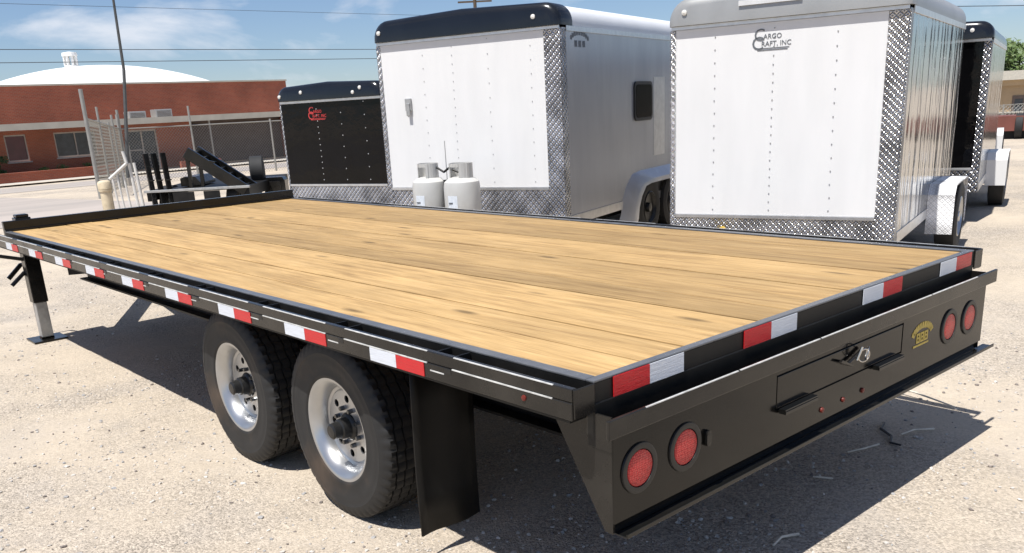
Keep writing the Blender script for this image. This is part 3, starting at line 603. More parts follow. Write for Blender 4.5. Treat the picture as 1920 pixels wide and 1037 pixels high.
def box_fender(T, side_u, s, y0, y1, z0, z1, w, m, th=.012):
    # outboard mudguard: front sheet, top sheet, rear sheet with chamfered corners and a thin side lip
    c = .09; pts = [(y0, z0), (y0, z1 - c), (y0 + c, z1), (y1 - c, z1), (y1, z1 - c), (y1, z0)]
    b = MB(); a0, a1 = side_u + .002 * s, side_u + w * s
    for (ya, za), (yb, zb_) in zip(pts[:-1], pts[1:]):
        d = Vector((yb - ya, zb_ - za)).normalized(); nv = Vector((-d.y, d.x)) * -th if False else Vector((d.y, -d.x)) * th
        b.add([(a0, ya, za), (a1, ya, za), (a1, yb, zb_), (a0, yb, zb_), (a0, ya + nv.x, za + nv.y), (a1, ya + nv.x, za + nv.y), (a1, yb + nv.x, zb_ + nv.y), (a0, yb + nv.x, zb_ + nv.y)],
              [(0, 1, 2, 3), (7, 6, 5, 4), (0, 4, 5, 1), (1, 5, 6, 2), (2, 6, 7, 3), (3, 7, 4, 0)])
    return b.build('fender', m, T)
def logo(T, u, z, size, m, y=-.0135):
    g = sub('logo', T)
    def put(body, x, zz, sz, sh=0.):
        me_ = text_mesh(body, sz * size, .0008, sh); me_.transform(Matrix.Translation((u + x * size, y, z + zz * size)) @ UP); link('lettering', me_, m, g)
    put('C', .0, -.08, 1.05); put('C', -.14, -.62, 1.15); put('ARGO', .62, .02, .42); put('RAFT, INC', .5, -.42, .42)
    b = MB().box(u + .1 * size, u + 2.3 * size, y - .0008, y + .0008, z - .57 * size, z - .53 * size).box(u + .25 * size, u + 2.2 * size, y - .0008, y + .0008, z - .68 * size, z - .635 * size); b.build('underline', m, g)

# T2, nearest silver trailer
T2, fp, wy = enclosed('enclosed_trailer', 'cargo trailer with white front, grey roof cap, polished metal sides and dark logo', (4.787, 3.457), -74, -.05, 1.83, 1.68, 3.35, .40, .604, 2.136, .2, 'white_panel', 'polished', 'cap_grey', 'cap_grey', fender=dict(y=1.70), lights=((.09, .10),))
rivets(T2, (.344, .83, 1.32), .62, 2.10, [.1, .068, .105], 'rivet'); logo(T2, .665, 2.0, .125, 'ink')
B('cap_plate', 'cap_light', T2, (.55, 1.05, -.068, -.04, 2.262, 2.30))
for s, u in ((1, 1.83), (-1, -.05)):
    box_fender(T2, u, s, 1.70, 2.72, .23, .685, .235, 'fender'); small_wheel(T2, u + s * .15, 2.20, s)
MB().lathe([(-.012, .03), (-.05, .028), (-.055, .0002)], 12, 1, (.44, 0, .475)).box(.38, .43, -.04, -.011, .455, .485).build('plug_socket', 'yellow', T2, smooth=True)
# T1, white front with black cap
T1, fp, wy = enclosed('enclosed_trailer', 'tall cargo trailer with white front, black roof cap, grey side and small window', (4.149, 6.917), -72, -.056, 2.16, 1.98, 5.2, .42, .795, 2.29, .2, 'white_panel', 'grey_side', 'cap_black', 'white_roof', plate='plate_mid', lights=((.03, .09), (1.9, .09)))
rivets(T1, (.54, .91, 1.34, 1.83), .82, 2.26, [.13, .085, .14, .13], 'rivet', .0055)
B('vent_fitting', 'galv', T1, (.285, .36, -.04, -.0115, 1.60, 1.73), (.305, .35, -.055, -.0405, 1.55, 1.68), bevel=.006)
def rrect(y0, y1, z0, z1, r, n=6):
    out = []
    for cy, cz, a0 in ((y1 - r, z1 - r, 0), (y0 + r, z1 - r, 90), (y0 + r, z0 + r, 180), (y1 - r, z0 + r, 270)):
        for i in range(n + 1): t = rad(a0 + 90 * i / n); out.append((cy + r * math.cos(t), cz + r * math.sin(t)))
    return out
fr = MB().prism(rrect(1.79, 2.34, 1.355, 1.79, .07), 0, 2.161, 2.18); wn = fr.build('window', 'grommet', T1)
MB().prism(rrect(1.825, 2.305, 1.39, 1.755, .05), 0, 2.1805, 2.183).build('pane', 'glass', wn)
B('pale_side_panel', 'alu', T1, (2.1605, 2.164, 2.42, 2.78, .93, 1.84))  # paler upright rectangle on the side wall beside the window
# flared wheel arch on the visible side
for s, u in ((1, 2.16), (-1, -.056)):
    b = MB(); arc = [(1.50, .22)]
    for i in range(13):
        t = math.pi - math.pi * i / 12 * .999; arc.append((2.55 + 1.0 * math.cos(t) * (.98), .30 + .38 * min(1, math.sin(t) * 1.35)))
    arc.append((3.6, .22))
    inn = [(2.55 + (y - 2.55) * .86, z * .97 - .03) for y, z in arc]
    n = len(arc); k = u + s * .09
    vs = [(k, y, z) for y, z in arc] + [(k, y, z) for y, z in inn] + [(u, 2.55 + (y - 2.55) * 1.18, z * 1.16) for y, z in arc] + [(u - s * .06, y, z) for y, z in inn]
    fs = [(i, i + 1, n + i + 1, n + i) for i in range(n - 1)] + [(2 * n + i, 2 * n + i + 1, i + 1, i) for i in range(n - 1)] + [(n + i, n + i + 1, 3 * n + i + 1, 3 * n + i) for i in range(n - 1)]
    b.add(vs, fs).build('wheel_arch', 'fender_plain', T1, smooth=True)
    MB().prism([(y, z) for y, z in inn], 0, u + s * .0015, u + s * .004).build('wheel_well', 'grommet', T1)
    for y in (2.15, 2.95): small_wheel(T1, u - s * .03, y, s, 'hub')
g = sub('decal', T1); b = MB()
for i in range(9):
    t = rad(150 - i * 15); cy, cz = .42 + .22 * math.cos(t), 2.16 + .09 * math.sin(t)
    b.box(2.1605, 2.162, cy - .02, cy + .02, cz - .02, cz + .02)
for i in range(3): b.box(2.1605, 2.162, .30 + i * .09, .36 + i * .09, 2.12, 2.18)
b.build('print', 'ink', g)
# T0, low black trailer
T0, fp, wy = enclosed('enclosed_trailer', 'small low black cargo trailer with red logo near the brick building', (4.401, 9.731), -73, -.03, 1.72, 1.69, 3.0, .44, .735, 1.785, .17, 'black_front', 'black_front', 'cap_black', 'cap_black', plate='plate_mid', lights=((.03, .06), (.42, .1), (1.3, .06), (1.42, .11)))
rivets(T0, (.62, 1.03, 1.42), .76, 1.76, [.075, .14, .16], 'rivet_light', .008); logo(T0, .48, 1.64, .125, 'red_ink')
for s, u in ((1, 1.72), (-1, -.03)): box_fender(T0, u, s, 1.2, 2.1, .28, .72, .24, 'black'); small_wheel(T0, u + s * .14, 1.65, s)
# T3, T4 in the next row
T3, fp, wy = enclosed('enclosed_trailer', 'cargo trailer with glossy black front panel behind the polished trailer', (8.80, 4.40), -72, -.05, 1.83, 1.75, 3.6, .38, .64, 2.02, .17, 'black_front', 'polished', 'cap_black', 'cap_black', plate='plate_far', lights=((1.62, .09),))
for s, u in ((1, 1.83), (-1, -.05)): box_fender(T3, u, s, 1.5, 2.35, .29, .70, .24, 'white_panel'); small_wheel(T3, u + s * .14, 1.92, s)
T4, fp, wy = enclosed('enclosed_trailer', 'farthest grey cargo trailer with dark roof cap at the right', (13.05, 5.95), -70, -.05, 1.83, 1.69, 3.6, .42, .68, 2.1, .17, 'white_panel', 'polished', 'cap_black', 'cap_black', plate='plate_far')
for s, u in ((1, 1.83), (-1, -.05)): box_fender(T4, u, s, 1.35, 2.2, .32, .78, .22, 'white_panel'); small_wheel(T4, u + s * .14, 1.78, s)

# ------------------------------------------------------------------ propane tanks on the tall trailer's tongue
th1 = rad(-72); ex1 = Vector((math.cos(th1), math.sin(th1), 0)); ey1 = Vector((-math.sin(th1), math.cos(th1), 0)); o1 = Vector((4.149, 6.917, 0))
def propane(u, v, r, zt, label):
    pnt = o1 + ex1 * u + ey1 * v; t = thing('propane_tank', label, 'gas tank', (pnt.x, pnt.y, 0), th1, 'propane tanks')
    z0 = .43
    MB().lathe([(z0 + .03, .001), (z0 + .035, r * .7), (z0 + .07, r * .93), (z0 + .12, r), (zt - .09, r), (zt - .045, r * .95), (zt - .012, r * .72), (zt + .005, r * .4), (zt + .01, .001)], 40, 2).build('cylinder_body', 'tank', t, smooth=True)
    MB().lathe([(z0 - .02, r * .68), (z0 + .04, r * .68)], 24, 2).build('foot_ring', 'tank', t)
    b = MB(); R_ = r * .62; n = 26
    for i in range(n):
        a = 2 * math.pi * i / n
        if 3 <= i <= 7 or 16 <= i <= 20: zz0, zz1 = zt + .10, zt + .135
        else: zz0, zz1 = zt - .02, zt + .135
        a2 = 2 * math.pi * (i + 1) / n
        b.add([(R_ * math.cos(a), R_ * math.sin(a), zz0), (R_ * math.cos(a2), R_ * math.sin(a2), zz0), (R_ * math.cos(a2), R_ * math.sin(a2), zz1), (R_ * math.cos(a), R_ * math.sin(a), zz1)], [(0, 1, 2, 3)])
    co = b.build('collar', 'tank', t); so = co.modifiers.new('thick', 'SOLIDIFY'); so.thickness = .006
    MB().tube((0, 0, zt), (0, 0, zt + .07), .022).tube((-.01, 0, zt + .06), (.07, -.02, zt + .06), .016).tube((0, 0, zt + .07), (0, 0, zt + .1), .03, n=8).build('valve', 'chrome', t)
    b = MB(); n = 6
    for i in range(n):
        a, a2 = -math.pi / 2 - .32 + .1 * i, -math.pi / 2 - .32 + .1 * (i + 1); q = r + .0015
        b.add([(q * math.cos(a), q * math.sin(a), zt - .29), (q * math.cos(a2), q * math.sin(a2), zt - .29), (q * math.cos(a2), q * math.sin(a2), zt - .17), (q * math.cos(a), q * math.sin(a), zt - .17)], [(0, 1, 2, 3)])
    lb_ = b.build('paper_label', 'label', t); so = lb_.modifiers.new('thick', 'SOLIDIFY'); so.thickness = .001
    q = r + .003; MB().box(-.045, .0, -q - .001, -q + .002, zt - .245, zt - .232).build('label_print', 'ink', t)
    return t
propane(1.315, -.60, .182, .955, 'right propane tank with pale label, nearest the white trailer front')
propane(.905, -.58, .172, .955, 'left propane tank, standing on the far side of the thin rod')
pr = o1 + ex1 * 1.09 + ey1 * -.52
RD = thing('tongue_rack', 'dark upright rack with thin antenna rod between the two propane tanks', 'rack', (pr.x, pr.y, 0), th1)
MB().tube((0, 0, .4), (0, 0, 1.30), .006, .004, n=8).build('rod', 'galv', RD); B('bracket', 'black_dull', RD, (-.035, .035, -.03, .03, .36, .92), (-.05, .02, -.045, -.0305, .7, .88)); MB().path([(-.16, -.05, 1.02), (-.08, -.06, 1.05), (-.0, -.05, 1.0), (.07, -.06, 1.04), (.18, -.06, 1.0)], .011).build('hose', 'black_dull', RD)

# ------------------------------------------------------------------ equipment beyond the front rail
eqd = rad(-41.6)
EQ = thing('equipment_trailer', 'black equipment trailer with upright posts and a tilted loading ramp', 'trailer', (3.48, 12.69, gh(3.5, 12.7)), eqd)
B('deck_rail', 'galv', EQ, (-.02, 1.62, -.03, .03, .615, .652), bevel=.004)
B('deck', 'black_dull', EQ, (.0, 1.6, .031, 2.6, .60, .64)); B('side_beam', 'black_dull', EQ, (.0, .06, .031, 2.6, .48, .599)); B('side_beam', 'black_dull', EQ, (1.54, 1.6, .031, 2.6, .48, .599))
for x, lean in ((.09, .02), (.225, .03), (.355, .02)):
    b = MB().obar((x + .03, .0, .40), (x - lean, .06, 1.2), .075, .05).obar((x + .01, -.035, .8), (x + .09, -.035, .8), .03, .02); b.build('upright_post', 'black', EQ, bevel=.004)
rp_ = MB(); a, c = Vector((.70, .1, 1.19)), Vector((1.55, .1, .57)); d = (c - a).normalized(); up_ = Vector((-d.z, 0, d.x)) * -1
for yy in (-.05, .42): rp_.obar(a + Vector((0, yy, 0)), c + Vector((0, yy, 0)), .06, .17)
for i in range(7): q = a + (c - a) * ((i + .5) / 7); rp_.obar(q + Vector((0, -.02, 0)), q + Vector((0, .39, 0)), .06, .10)
rp_.build('loading_ramp', 'black', EQ, bevel=.004)
MB().obar((.69, .1, 1.13), (.69, .1, .655), .05, .05).build('ramp_prop', 'black', EQ); MB().obar((.84, .2, 1.05), (.84, .2, .655), .05, .05).build('ramp_prop', 'black', EQ); MB().obar((1.05, -.06, 1.045), (1.15, -.06, 1.02), .03, .03).build('ramp_catch', 'black', EQ)
MB().prism([(.40, .655), (.40, .78), (.46, .80), (.64, .80), (.72, .70), (.72, .655)], 1, .45, 1.2).build('tool_chest', 'black_dust', EQ, bevel=.006)
for s, x in ((-1, .16), (1, 1.3)): small_wheel(EQ, x, .6 if s < 0 else .35, s, 'hub')
B('tail_board', 'black_dull', EQ, (.42, .75, -.025, .0, .44, .6), bevel=.004); B('tail_board', 'black_dull', EQ, (.9, 1.15, -.025, .0, .44, .6), bevel=.004)
SP = thing('spare_tyre', 'black spare tyre held edge-on on a short post beside the small black trailer', 'tyre', (5.45, 12.82, gh(5.5, 12.8)), rad(-30))
link('tyre', tyre_mesh(.245, .235, .12, 40, False), 'rubber_far', SP, smooth=True, loc=(0, 0, .785)); MB().tube((0, 0, 0), (0, 0, .56), .03).obar((-.12, 0, .02), (.12, 0, .02), .2, .03).build('post', 'black_dull', SP)
TB = thing('tool_box', 'small black tool box on a stand next to the spare tyre', 'box', (5.63, 12.58, gh(5.6, 12.6)), rad(-41))
B('box_body', 'black_dust', TB, (-.17, .12, -.12, .12, .42, .62), bevel=.01); MB().prism([(-.18, .621), (.18, .621), (.15, .675), (-.17, .675)], 1, -.125, .125).build('lid', 'black', TB, bevel=.006); B('end_panel', 'black', TB, (.121, .19, -.12, .12, .42, .62)); B('stand', 'black_dull', TB, (-.14, -.1, -.1, .1, 0, .419)); B('stand', 'black_dull', TB, (.1, .14, -.1, .1, 0, .419))

# bollard, pipe barrier
BO = thing('bollard', 'cream painted steel bollard with a rounded cap by the gate', 'bollard', (3.0, 13.03, gh(3, 13)))
MB().lathe([(0, .085), (.68, .085), (.685, .10), (.71, .102), (.715, .094)], 24, 2).build('pipe', 'cream', BO, smooth=True)
MB().lathe([(.7155, .094), (.718, .103), (.80, .104), (.83, .09), (.845, .05), (.85, .0002)], 24, 2).build('cap', 'cream', BO, smooth=True)
PG = thing('pipe_barrier', 'white pipe barrier with slanted handrail right behind the cream bollard', 'barrier', (3.07, 12.964, gh(3, 13)), rad(-40))
MB().path([(0, 0, .86), (.3, 0, 1.08), (.27, 0, 1.26)], .024, 10).build('handrail', 'white_pipe', PG, smooth=True)
for i, x in enumerate((.06, .13, .22, .33, .40)): MB().tube((x + .03, .02 * i, .0), (x - .02, .02 * i, .92 + (.16 if i > 2 else .03 * i)), .016 if i < 3 else .024, n=8).build('baluster', 'white_pipe', PG, smooth=True)

# ------------------------------------------------------------------ chain link fence
def chain(name, label, a, c, h, posts, sp=.13, wr=.0058, ext=.0):
    a = Vector((a[0], a[1], 0)); c = Vector((c[0], c[1], 0)); ln = (c - a).length; d = (c - a) / ln
    F = thing(name, label, 'fence', (a.x, a.y, 0), math.atan2(d.y, d.x))
    def g(s): q = a + d * s; return gh(q.x, q.y)
    ztop = lambda s: g(s) + h
    b = MB(); n = int(ln / sp)
    for i in range(-int(h / sp), n):
        for sg in (1, -1):
            s0 = i * sp; z0, z1 = .03, h
            sa, sb = (s0, s0 + h) if sg > 0 else (s0 + h, s0)
            t0, t1 = 0., 1.
            ds = sb - sa
            ta, tb = sorted(((0 - sa) / ds, (ln - sa) / ds)); t0 = max(t0, ta); t1 = min(t1, tb)
            if t1 - t0 < .02: continue
            p0 = (sa + ds * t0, sg * .004, g(sa + ds * t0) + z0 + (z1 - z0) * t0); p1 = (sa + ds * t1, sg * .004, g(sa + ds * t1) + z0 + (z1 - z0) * t1)
            b.tube(p0, p1, wr, n=3, cap=False)
    o = b.build('wire_mesh', 'wire_mesh', F); o['kind'] = 'stuff'
    MB().path([(s, 0, ztop(s)) for s in np.linspace(0, ln, 6)], .022, 8).build('top_rail', 'steel_post', F)
    for s, e, r in posts: MB().tube((s, 0, g(s) - .05), (s, 0, ztop(s) + e), r, n=10).build('post', 'steel_post', F, smooth=True)
    return F
chain('chain_link_fence', 'chain link fence running along the street in front of the brick building', (10.8, 34.6), (26.5, 35.97), 2.1, [(0, .7, .05), (2.9, .75, .04), (6.6, .1, .04), (10.2, .1, .04), (14, .1, .04)])
chain('chain_link_fence', 'chain link gate panel swung toward the yard, seen nearly edge-on', (6.5, 24.55), (10.7, 34.4), 2.12, [(0, .75, .055), (3.4, .45, .035), (6.6, .1, .035), (8.2, .4, .04), (10.6, .5, .05)], .2, .005)
FP = thing('flag_pole', 'tall thin dark metal pole rising beside the chain link gate', 'pole', (10.75, 34.0, gh(10.7, 34)), 0)
MB().tube((-.25, -.1, 0), (.55, .5, 4.2), .075, .06, n=10).tube((.55, .5, 4.2), (.75, .7, 9.2), .055, .035, n=10).build('shaft', 'pole', FP, smooth=True); MB().tube((-.25, -.1, 0), (-.25, -.1, .3), .14, n=10).build('base', 'concrete', FP)

# ------------------------------------------------------------------ brick building
fdir = math.pi / 2 - rad(85)
BB = thing('brick_building', 'long red brick building with a flat cream canopy across the street', 'building', (10.6, 53.7, -.9), fdir)
zz = .9
def bx(s0, s1, o0, o1_, z0, z1): return (s0, s1, -o1_, -o0, z0 + zz, z1 + zz)      # o = offset toward the yard
B('upper_wall', 'brick', BB, bx(-45, 18.8, -8, 0, 1.9, 4.0)); B('coping', 'fascia', BB, bx(-45, 18.85, -8, .06, 4.0, 4.09))
B('lower_wall', 'brick_low', BB, bx(-45, 1.0 - .4, -8, 0, -.9, 1.9), bx(1.72, 3.2, -8, 0, -.9, 1.9), bx(.6, 1.72, -8, 0, -.9, .1), bx(.6, 1.72, -8, 0, 1.5, 1.9), bx(3.2, 5.5, -8, 0, -.9, .15), bx(3.2, 5.5, -8, 0, 1.5, 1.9), bx(5.5, 7.3, -8, 0, -.9, 1.9), bx(9.2, 11.5, -8, 0, -.9, 1.9), bx(7.3, 9.2, -8, 0, 1.4, 1.9))
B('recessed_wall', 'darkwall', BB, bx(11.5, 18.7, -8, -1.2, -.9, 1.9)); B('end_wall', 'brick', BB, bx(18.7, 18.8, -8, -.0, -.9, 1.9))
B('canopy', 'fascia', BB, bx(-45, 18.9, .061, 2.5, 1.86, 2.0), bx(-45, 18.9, 2.501, 2.6, 1.72, 2.05))
for i, s in enumerate((-12., -4., 6.2, 11.4, 18.5)): B('canopy_post', 'steel_post', BB, bx(s, s + .09, 2.35, 2.44, -.9, 1.86))
def window(s0, s1, z0, z1, pane, nv, rec=-.12):
    w = B('window', 'winframe', BB, bx(s0, s1, rec, rec + .08, z0, z0 + .07), bx(s0, s1, rec, rec + .08, z1 - .07, z1), bx(s0, s0 + .07, rec, rec + .08, z0 + .071, z1 - .071), bx(s1 - .07, s1, rec, rec + .08, z0 + .071, z1 - .071), *[bx(s0 + (s1 - s0) * k / nv - .03, s0 + (s1 - s0) * k / nv + .03, rec, rec + .08, z0 + .071, z1 - .071) for k in range(1, nv)])
    for k in range(nv): a0 = s0 + (s1 - s0) * k / nv; a1 = s0 + (s1 - s0) * (k + 1) / nv; B('pane', pane, w, bx(a0 + .032, a1 - .032, rec + .02, rec + .03, z0 + .072, z1 - .072))
    B('sill', 'winframe', w, bx(s0 - .08, s1 + .08, .002, .1, z0 - .08, z0 - .005))
window(.602, 1.718, .1, 1.5, 'pinkglass', 1); window(3.202, 5.498, .15, 1.5, 'paneglass', 2)
dr = B('entrance_door', 'winframe', BB, bx(7.3, 7.4, -.15, -.05, -.9, 1.4), bx(9.1, 9.2, -.15, -.05, -.9, 1.4), bx(8.2, 8.3, -.15, -.05, -.9, 1.29), bx(7.401, 9.099, -.15, -.05, 1.3, 1.4), bx(7.401, 8.199, -.15, -.05, .2, .28))
B('pane', 'paneglass', dr, bx(7.401, 8.199, -.11, -.1, -.88, .199)); B('pane', 'paneglass', dr, bx(7.401, 8.199, -.11, -.1, .281, 1.299)); B('pane', 'paneglass', dr, bx(8.301, 9.099, -.11, -.1, -.88, 1.299))
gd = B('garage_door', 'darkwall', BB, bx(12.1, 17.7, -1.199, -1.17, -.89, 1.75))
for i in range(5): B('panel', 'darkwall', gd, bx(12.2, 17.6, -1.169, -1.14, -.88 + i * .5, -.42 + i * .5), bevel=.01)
for i, (s0, z1) in enumerate(((6.7, 2.42), (8.3, 2.48))):
    a = thing('roof_unit', ('wide low' if i == 0 else 'taller green-grey') + ' air conditioning box on the cream canopy', 'air conditioner', (10.6, 53.7, -.9), fdir, 'units on the canopy')
    B('casing', 'galv', a, bx(s0, s0 + 1.0, 1.5, 2.2, 2.01, z1), bevel=.02); B('grille', 'darkwall', a, *[bx(s0 + .08, s0 + .92, 2.201, 2.215, 2.08 + .07 * k, 2.11 + .07 * k) for k in range(int((z1 - 2.1) / .07))])
PL = thing('brick_planter', 'low brick planter wall in front of the brick building', 'planter', (10.6, 53.7, -.9), fdir)
B('planter_wall', 'brick', PL, bx(-30, 5.6, 2.9, 3.1, -.9, -.42)); B('planter_wall', 'brick', PL, bx(8.9, 11.5, 2.9, 3.1, -.9, -.5)); B('coping', 'brick', PL, bx(-30, 5.62, 2.86, 3.14, -.418, -.36)); B('soil', 'bark', PL, bx(-30, 5.6, .3, 2.89, -.9, -.5))
def leafy(name, label, cat, loc, c, rx, ry, rz, n, size, m, trunk=None, group=None):
    t = thing(name, label, cat, loc, 0, group)
    k = 16; cl = [Vector((RNG.normal() * .5 * rx, RNG.normal() * .5 * ry, RNG.uniform(-.75, .8) * rz)) for _ in range(k)]; cr = RNG.uniform(.25, .5, k)
    b = MB()
    for i in range(n):
        q = cl[i % k]; dv = Vector(RNG.normal(size=3)); dv.normalize(); f = cr[i % k] * RNG.uniform(.55, 1.08)
        p0 = Vector(c) + q + Vector((dv.x * rx * f, dv.y * ry * f, dv.z * rz * f)); u = Vector(RNG.normal(size=3)); u.normalize(); v = u.orthogonal().normalized() * size * RNG.uniform(.5, 1.1); u *= size * RNG.uniform(.6, 1.3)
        b.add([p0 - u, p0 + v * .6, p0 + u, p0 - v * .6], [(0, 1, 2, 3)])
    b.build('crown' if trunk else 'foliage', m, t)
    b = MB()
    if trunk:
        b.tube((0, 0, 0), (.1, 0, c[2] * .7), trunk, trunk * .6, n=10)
        for i in range(6): b.tube((.1, 0, c[2] * (.45 + .04 * i)), Vector(c) + cl[i] * .8, trunk * .4, trunk * .12, n=6)
        b.build('trunk', 'bark', t, smooth=True)
    else:
        for i in range(5): b.tube((0, 0, 0), Vector(c) + cl[i] * .6, .02, .008, n=5)
        b.build('stem', 'bark', t)
    return t
def fpt(s, o, z=-.5):
    d = Vector((math.cos(fdir), math.sin(fdir), 0)); q = Vector((10.6, 53.7, 0)) + d * s + Vector((d.y, -d.x, 0)) * o; return (q.x, q.y, z)
leafy('shrub', 'dense dark green shrub at the left end of the brick planter', 'shrub', fpt(-.7, 1.7), (0, 0, .45), .75, .6, .55, 1500, .07, 'leaf_dark')
for i, (s, lab) in enumerate(((1.6, 'small pale plant left of the dark paned window'), (2.6, 'tuft of pale plants just under the edge of the dark window'), (3.9, 'low pale plant below the middle of the dark window'))):
    leafy('planter_plant', lab, 'plant', fpt(s, 2.2), (0, 0, .16), .28, .25, .18, 260, .05, 'leaf', group='plants in the brick planter')

# white domed roof far behind
DM = thing('domed_building', 'building with a low white dome roof behind the brick building', 'building', (29.4, 92.2, -.9))
pr_ = [(0.0, 13.)] + [(0, 13.)]
Rr = 30.; prof = [(5.2, 13.2)]
for i in range(15):
    t = math.asin(13.2 / Rr) * (1 - i / 14.); prof.append((5.2 + Rr * math.cos(t) - Rr * math.cos(math.asin(13.2 / Rr)), max(.001, Rr * math.sin(t))))
MB().lathe(prof, 64, 2).build('dome', 'dome', DM, smooth=True); MB().lathe([(0, 13), (5.19, 13)], 64, 2).build('drum', 'dome', DM, smooth=True)
b = MB().lathe([(7.7, .62), (8.4, .62)], 16, 2, (-1.7, 1.6, 0)).lathe([(9.25, .001), (9.25, .7), (9.55, .66), (9.65, .001)], 16, 2, (-1.7, 1.6, 0))
for i in range(8): t = i * math.pi / 4; b.box(-1.7 + .55 * math.cos(t) - .09, -1.7 + .55 * math.cos(t) + .09, 1.6 + .55 * math.sin(t) - .09, 1.6 + .55 * math.sin(t) + .09, 8.4, 9.25)
b.build('roof_vent', 'dome', DM)

# power lines
def wirep(name, label, a, c, sag, r=.028):
    a = Vector(a); c = Vector(c); n = 24
    pts = [a + (c - a) * (i / n) - Vector((0, 0, sag * 4 * (i / n) * (1 - i / n))) for i in range(n + 1)]
    return tag(MB().path(pts, r, 5).build(name, 'wire', smooth=True), label, 'power line', 'overhead power lines')
wirep('power_line', 'upper of the two clear power lines crossing the sky over the dome', (-25, 81, 8.05), (95, 81, 8.05), .1)
wirep('power_line', 'lower of the two clear power lines, just above the dome', (-25, 81, 6.95), (95, 81, 7.25), .1)
wirep('power_line', 'faint high power line near the top edge left of the white trailer', (-25, 81, 11.4), (95, 81, 11.5), .1, .016)
wirep('power_line', 'single power line at the top right over the far trailers', (95, 57.6, 10.6), (125, 29, 8.8), .1, .04)
UPL = thing('utility_pole', 'wooden utility pole top just showing above the white trailer roof', 'pole', (45, 53.7, gh(45, 53)))
MB().tube((0, 0, 0), (0, 0, 12.5), .16, .12, n=12).build('shaft', 'bark', UPL, smooth=True); MB().obar((-1, .8, 10.6), (1, -.8, 10.6), .1, .12).build('crossarm', 'bark', UPL)

# ------------------------------------------------------------------ right background
TBd = thing('tan_building', 'low tan stucco building in the far right distance', 'building', (88., 34., -2.2), rad(-52))
B('wall', 'tan', TBd, (-6, 14, 0, 9, 0, 3.7)); B('roof_edge', 'tan_roof', TBd, (-6.6, 14.6, -1.0, 9.6, 3.7, 4.5)); B('shade_beam', 'tan', TBd, (-6.2, 14.2, -.5, -.3, 3.2, 3.69))
for s in (-4, -.2, 3.5): d_ = B('doorway', 'darkwall', TBd, (s, s + 1.8, -.06, -.002, 0, 2.3)); B('pane', 'paneglass', d_, (s + .2, s + .9, -.075, -.0605, .9, 2.0))
chain('chain_link_fence', 'weathered fence line in front of the distant tan building', (70, 30.5), (82, 17), 1.5, [(0, .05, .06), (6, .05, .06), (12, .05, .06), (18, .05, .06)], .3, .02)
LW = thing('low_wall', 'dark low wall in front of the distant tan building', 'wall', (72, 31, gh(72, 28)), rad(-50)); B('wall_body', 'darkwall', LW, (-3, 18, 0, .3, -.2, .9)); B('wall_cap', 'tan_roof', LW, (-3, 18, -.04, .34, .9, .98))
leafy('tree', 'rounded green tree behind the distant tan building', 'tree', (104, 36, -2.4), (0, 0, 5.2), 6.5, 6.5, 2.5, 5000, .32, 'leaf', .3)
RF = thing('red_flatbed', 'rust red low flatbed trailer at the far right edge of the yard', 'trailer', (25.2, 9.6, 0), rad(-72))
B('bed', 'rust', RF, (-.6, 5.5, 0, 2.2, .32, .58), bevel=.01); B('side_board', 'rust', RF, (-.6, 5.5, -.03, -.001, .22, .62)); B('underframe', 'black_dull', RF, (-.3, 5.2, .15, 2.0, -.05, .319))
for x in (.9, 1.7): small_wheel(RF, x, .2, -1, 'hub')

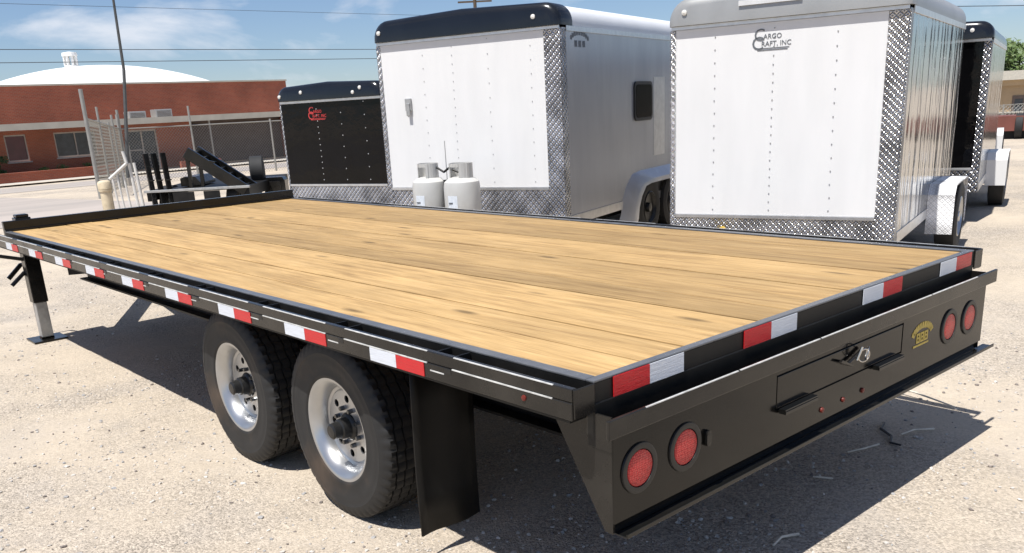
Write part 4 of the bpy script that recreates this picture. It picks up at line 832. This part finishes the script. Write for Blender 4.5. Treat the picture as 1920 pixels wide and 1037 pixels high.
# ------------------------------------------------------------------ litter on the gravel
ico = bmesh.new(); bmesh.ops.create_icosphere(ico, subdivisions=1, radius=1); IV = np.array([v.co[:] for v in ico.verts]); IF = np.array([[v.index for v in f.verts] for f in ico.faces]); ico.free()
def pebbles(n):
    V = []; F = []; MI = []; k = 0; cnt = 0
    while cnt < n:
        x = RNG.uniform(-2.2, 4.6); y = RNG.uniform(-1.4, 10)
        d = math.hypot(x + 1.6, y + 1.5)
        if RNG.uniform() > min(1, (2.2 / max(d, .5)) ** 1.2): continue
        cl = math.sin(x * 2.1 + 1.3 * math.sin(y * 1.7)) * math.sin(y * 1.9 + 1.1 * math.sin(x * 2.6))
        if RNG.uniform() > .45 + .55 * cl: continue
        r = .002 + .009 * RNG.uniform() ** 5
        sc_ = r * RNG.uniform(.7, 1.25, 3); sc_[2] *= .7; a = RNG.uniform(0, 6.28); ca, sa = math.cos(a), math.sin(a)
        P_ = IV * sc_ * (1 + .22 * RNG.normal(size=(len(IV), 1))); P_ = np.stack([P_[:, 0] * ca - P_[:, 1] * sa + x, P_[:, 0] * sa + P_[:, 1] * ca + y, P_[:, 2] + r * .25], 1)
        V.append(P_); F.append(IF + k); k += len(IV); MI += [int(RNG.choice(4, p=(.5, .26, .1, .14)))] * len(IF); cnt += 1
    me = bpy.data.meshes.new('pebbles'); me.from_pydata(np.concatenate(V).tolist(), [], np.concatenate(F).tolist())
    for i in range(4): me.materials.append(M['peb%d' % i])
    me.polygons.foreach_set('material_index', MI); me.update()
    o = bpy.data.objects.new('pebbles', me); COL.objects.link(o); o['kind'] = 'stuff'; o['label'] = 'loose crushed stone pebbles scattered over the gravel'; o['category'] = 'gravel'
pebbles(24000)
def twig(name, label, pts, r, m='twig'):
    b = MB(); P_ = [Vector(q) for q in pts]
    for i, (a, c) in enumerate(zip(P_[:-1], P_[1:])): b.tube(a, c, r * (1 - .5 * i / len(P_)), r * (1 - .5 * (i + 1) / len(P_)), n=6)
    return tag(b.build(name, m, smooth=True), label, 'twig' if m == 'twig' else 'scrap', 'litter in the trailer shadow')
twig('straw_stem', 'long thin pale stem lying along the edge of the trailer shadow', [(2.93, .55, .03), (2.90, .40, .035), (2.875, .25, .02), (2.86, .17, .012)], .006)
twig('straw_stem', 'bent pale straw nearest the right tip of the trailer shadow', [(2.50, .12, .01), (2.42, .18, .014), (2.33, .2, .01)], .005)
twig('straw_stem', 'pale straw in the middle of the trailer shadow', [(2.15, .22, .01), (2.05, .24, .014), (1.97, .28, .01)], .005)
twig('straw_stem', 'short pale straw in the shadow below the latch', [(1.66, .18, .01), (1.62, .25, .012)], .0045)
twig('straw_stem', 'pale straw poking in at the bottom edge of the shadow', [(1.12, .02, .008), (1.05, .05, .012), (.98, .04, .008)], .006)
twig('rubber_strip', 'curled dark rubber strip lying in the trailer shadow', [(2.42, .33, .012), (2.33, .3, .016), (2.27, .22, .014), (2.2, .19, .01), (2.2, .14, .01)], .008, 'dark_twig')
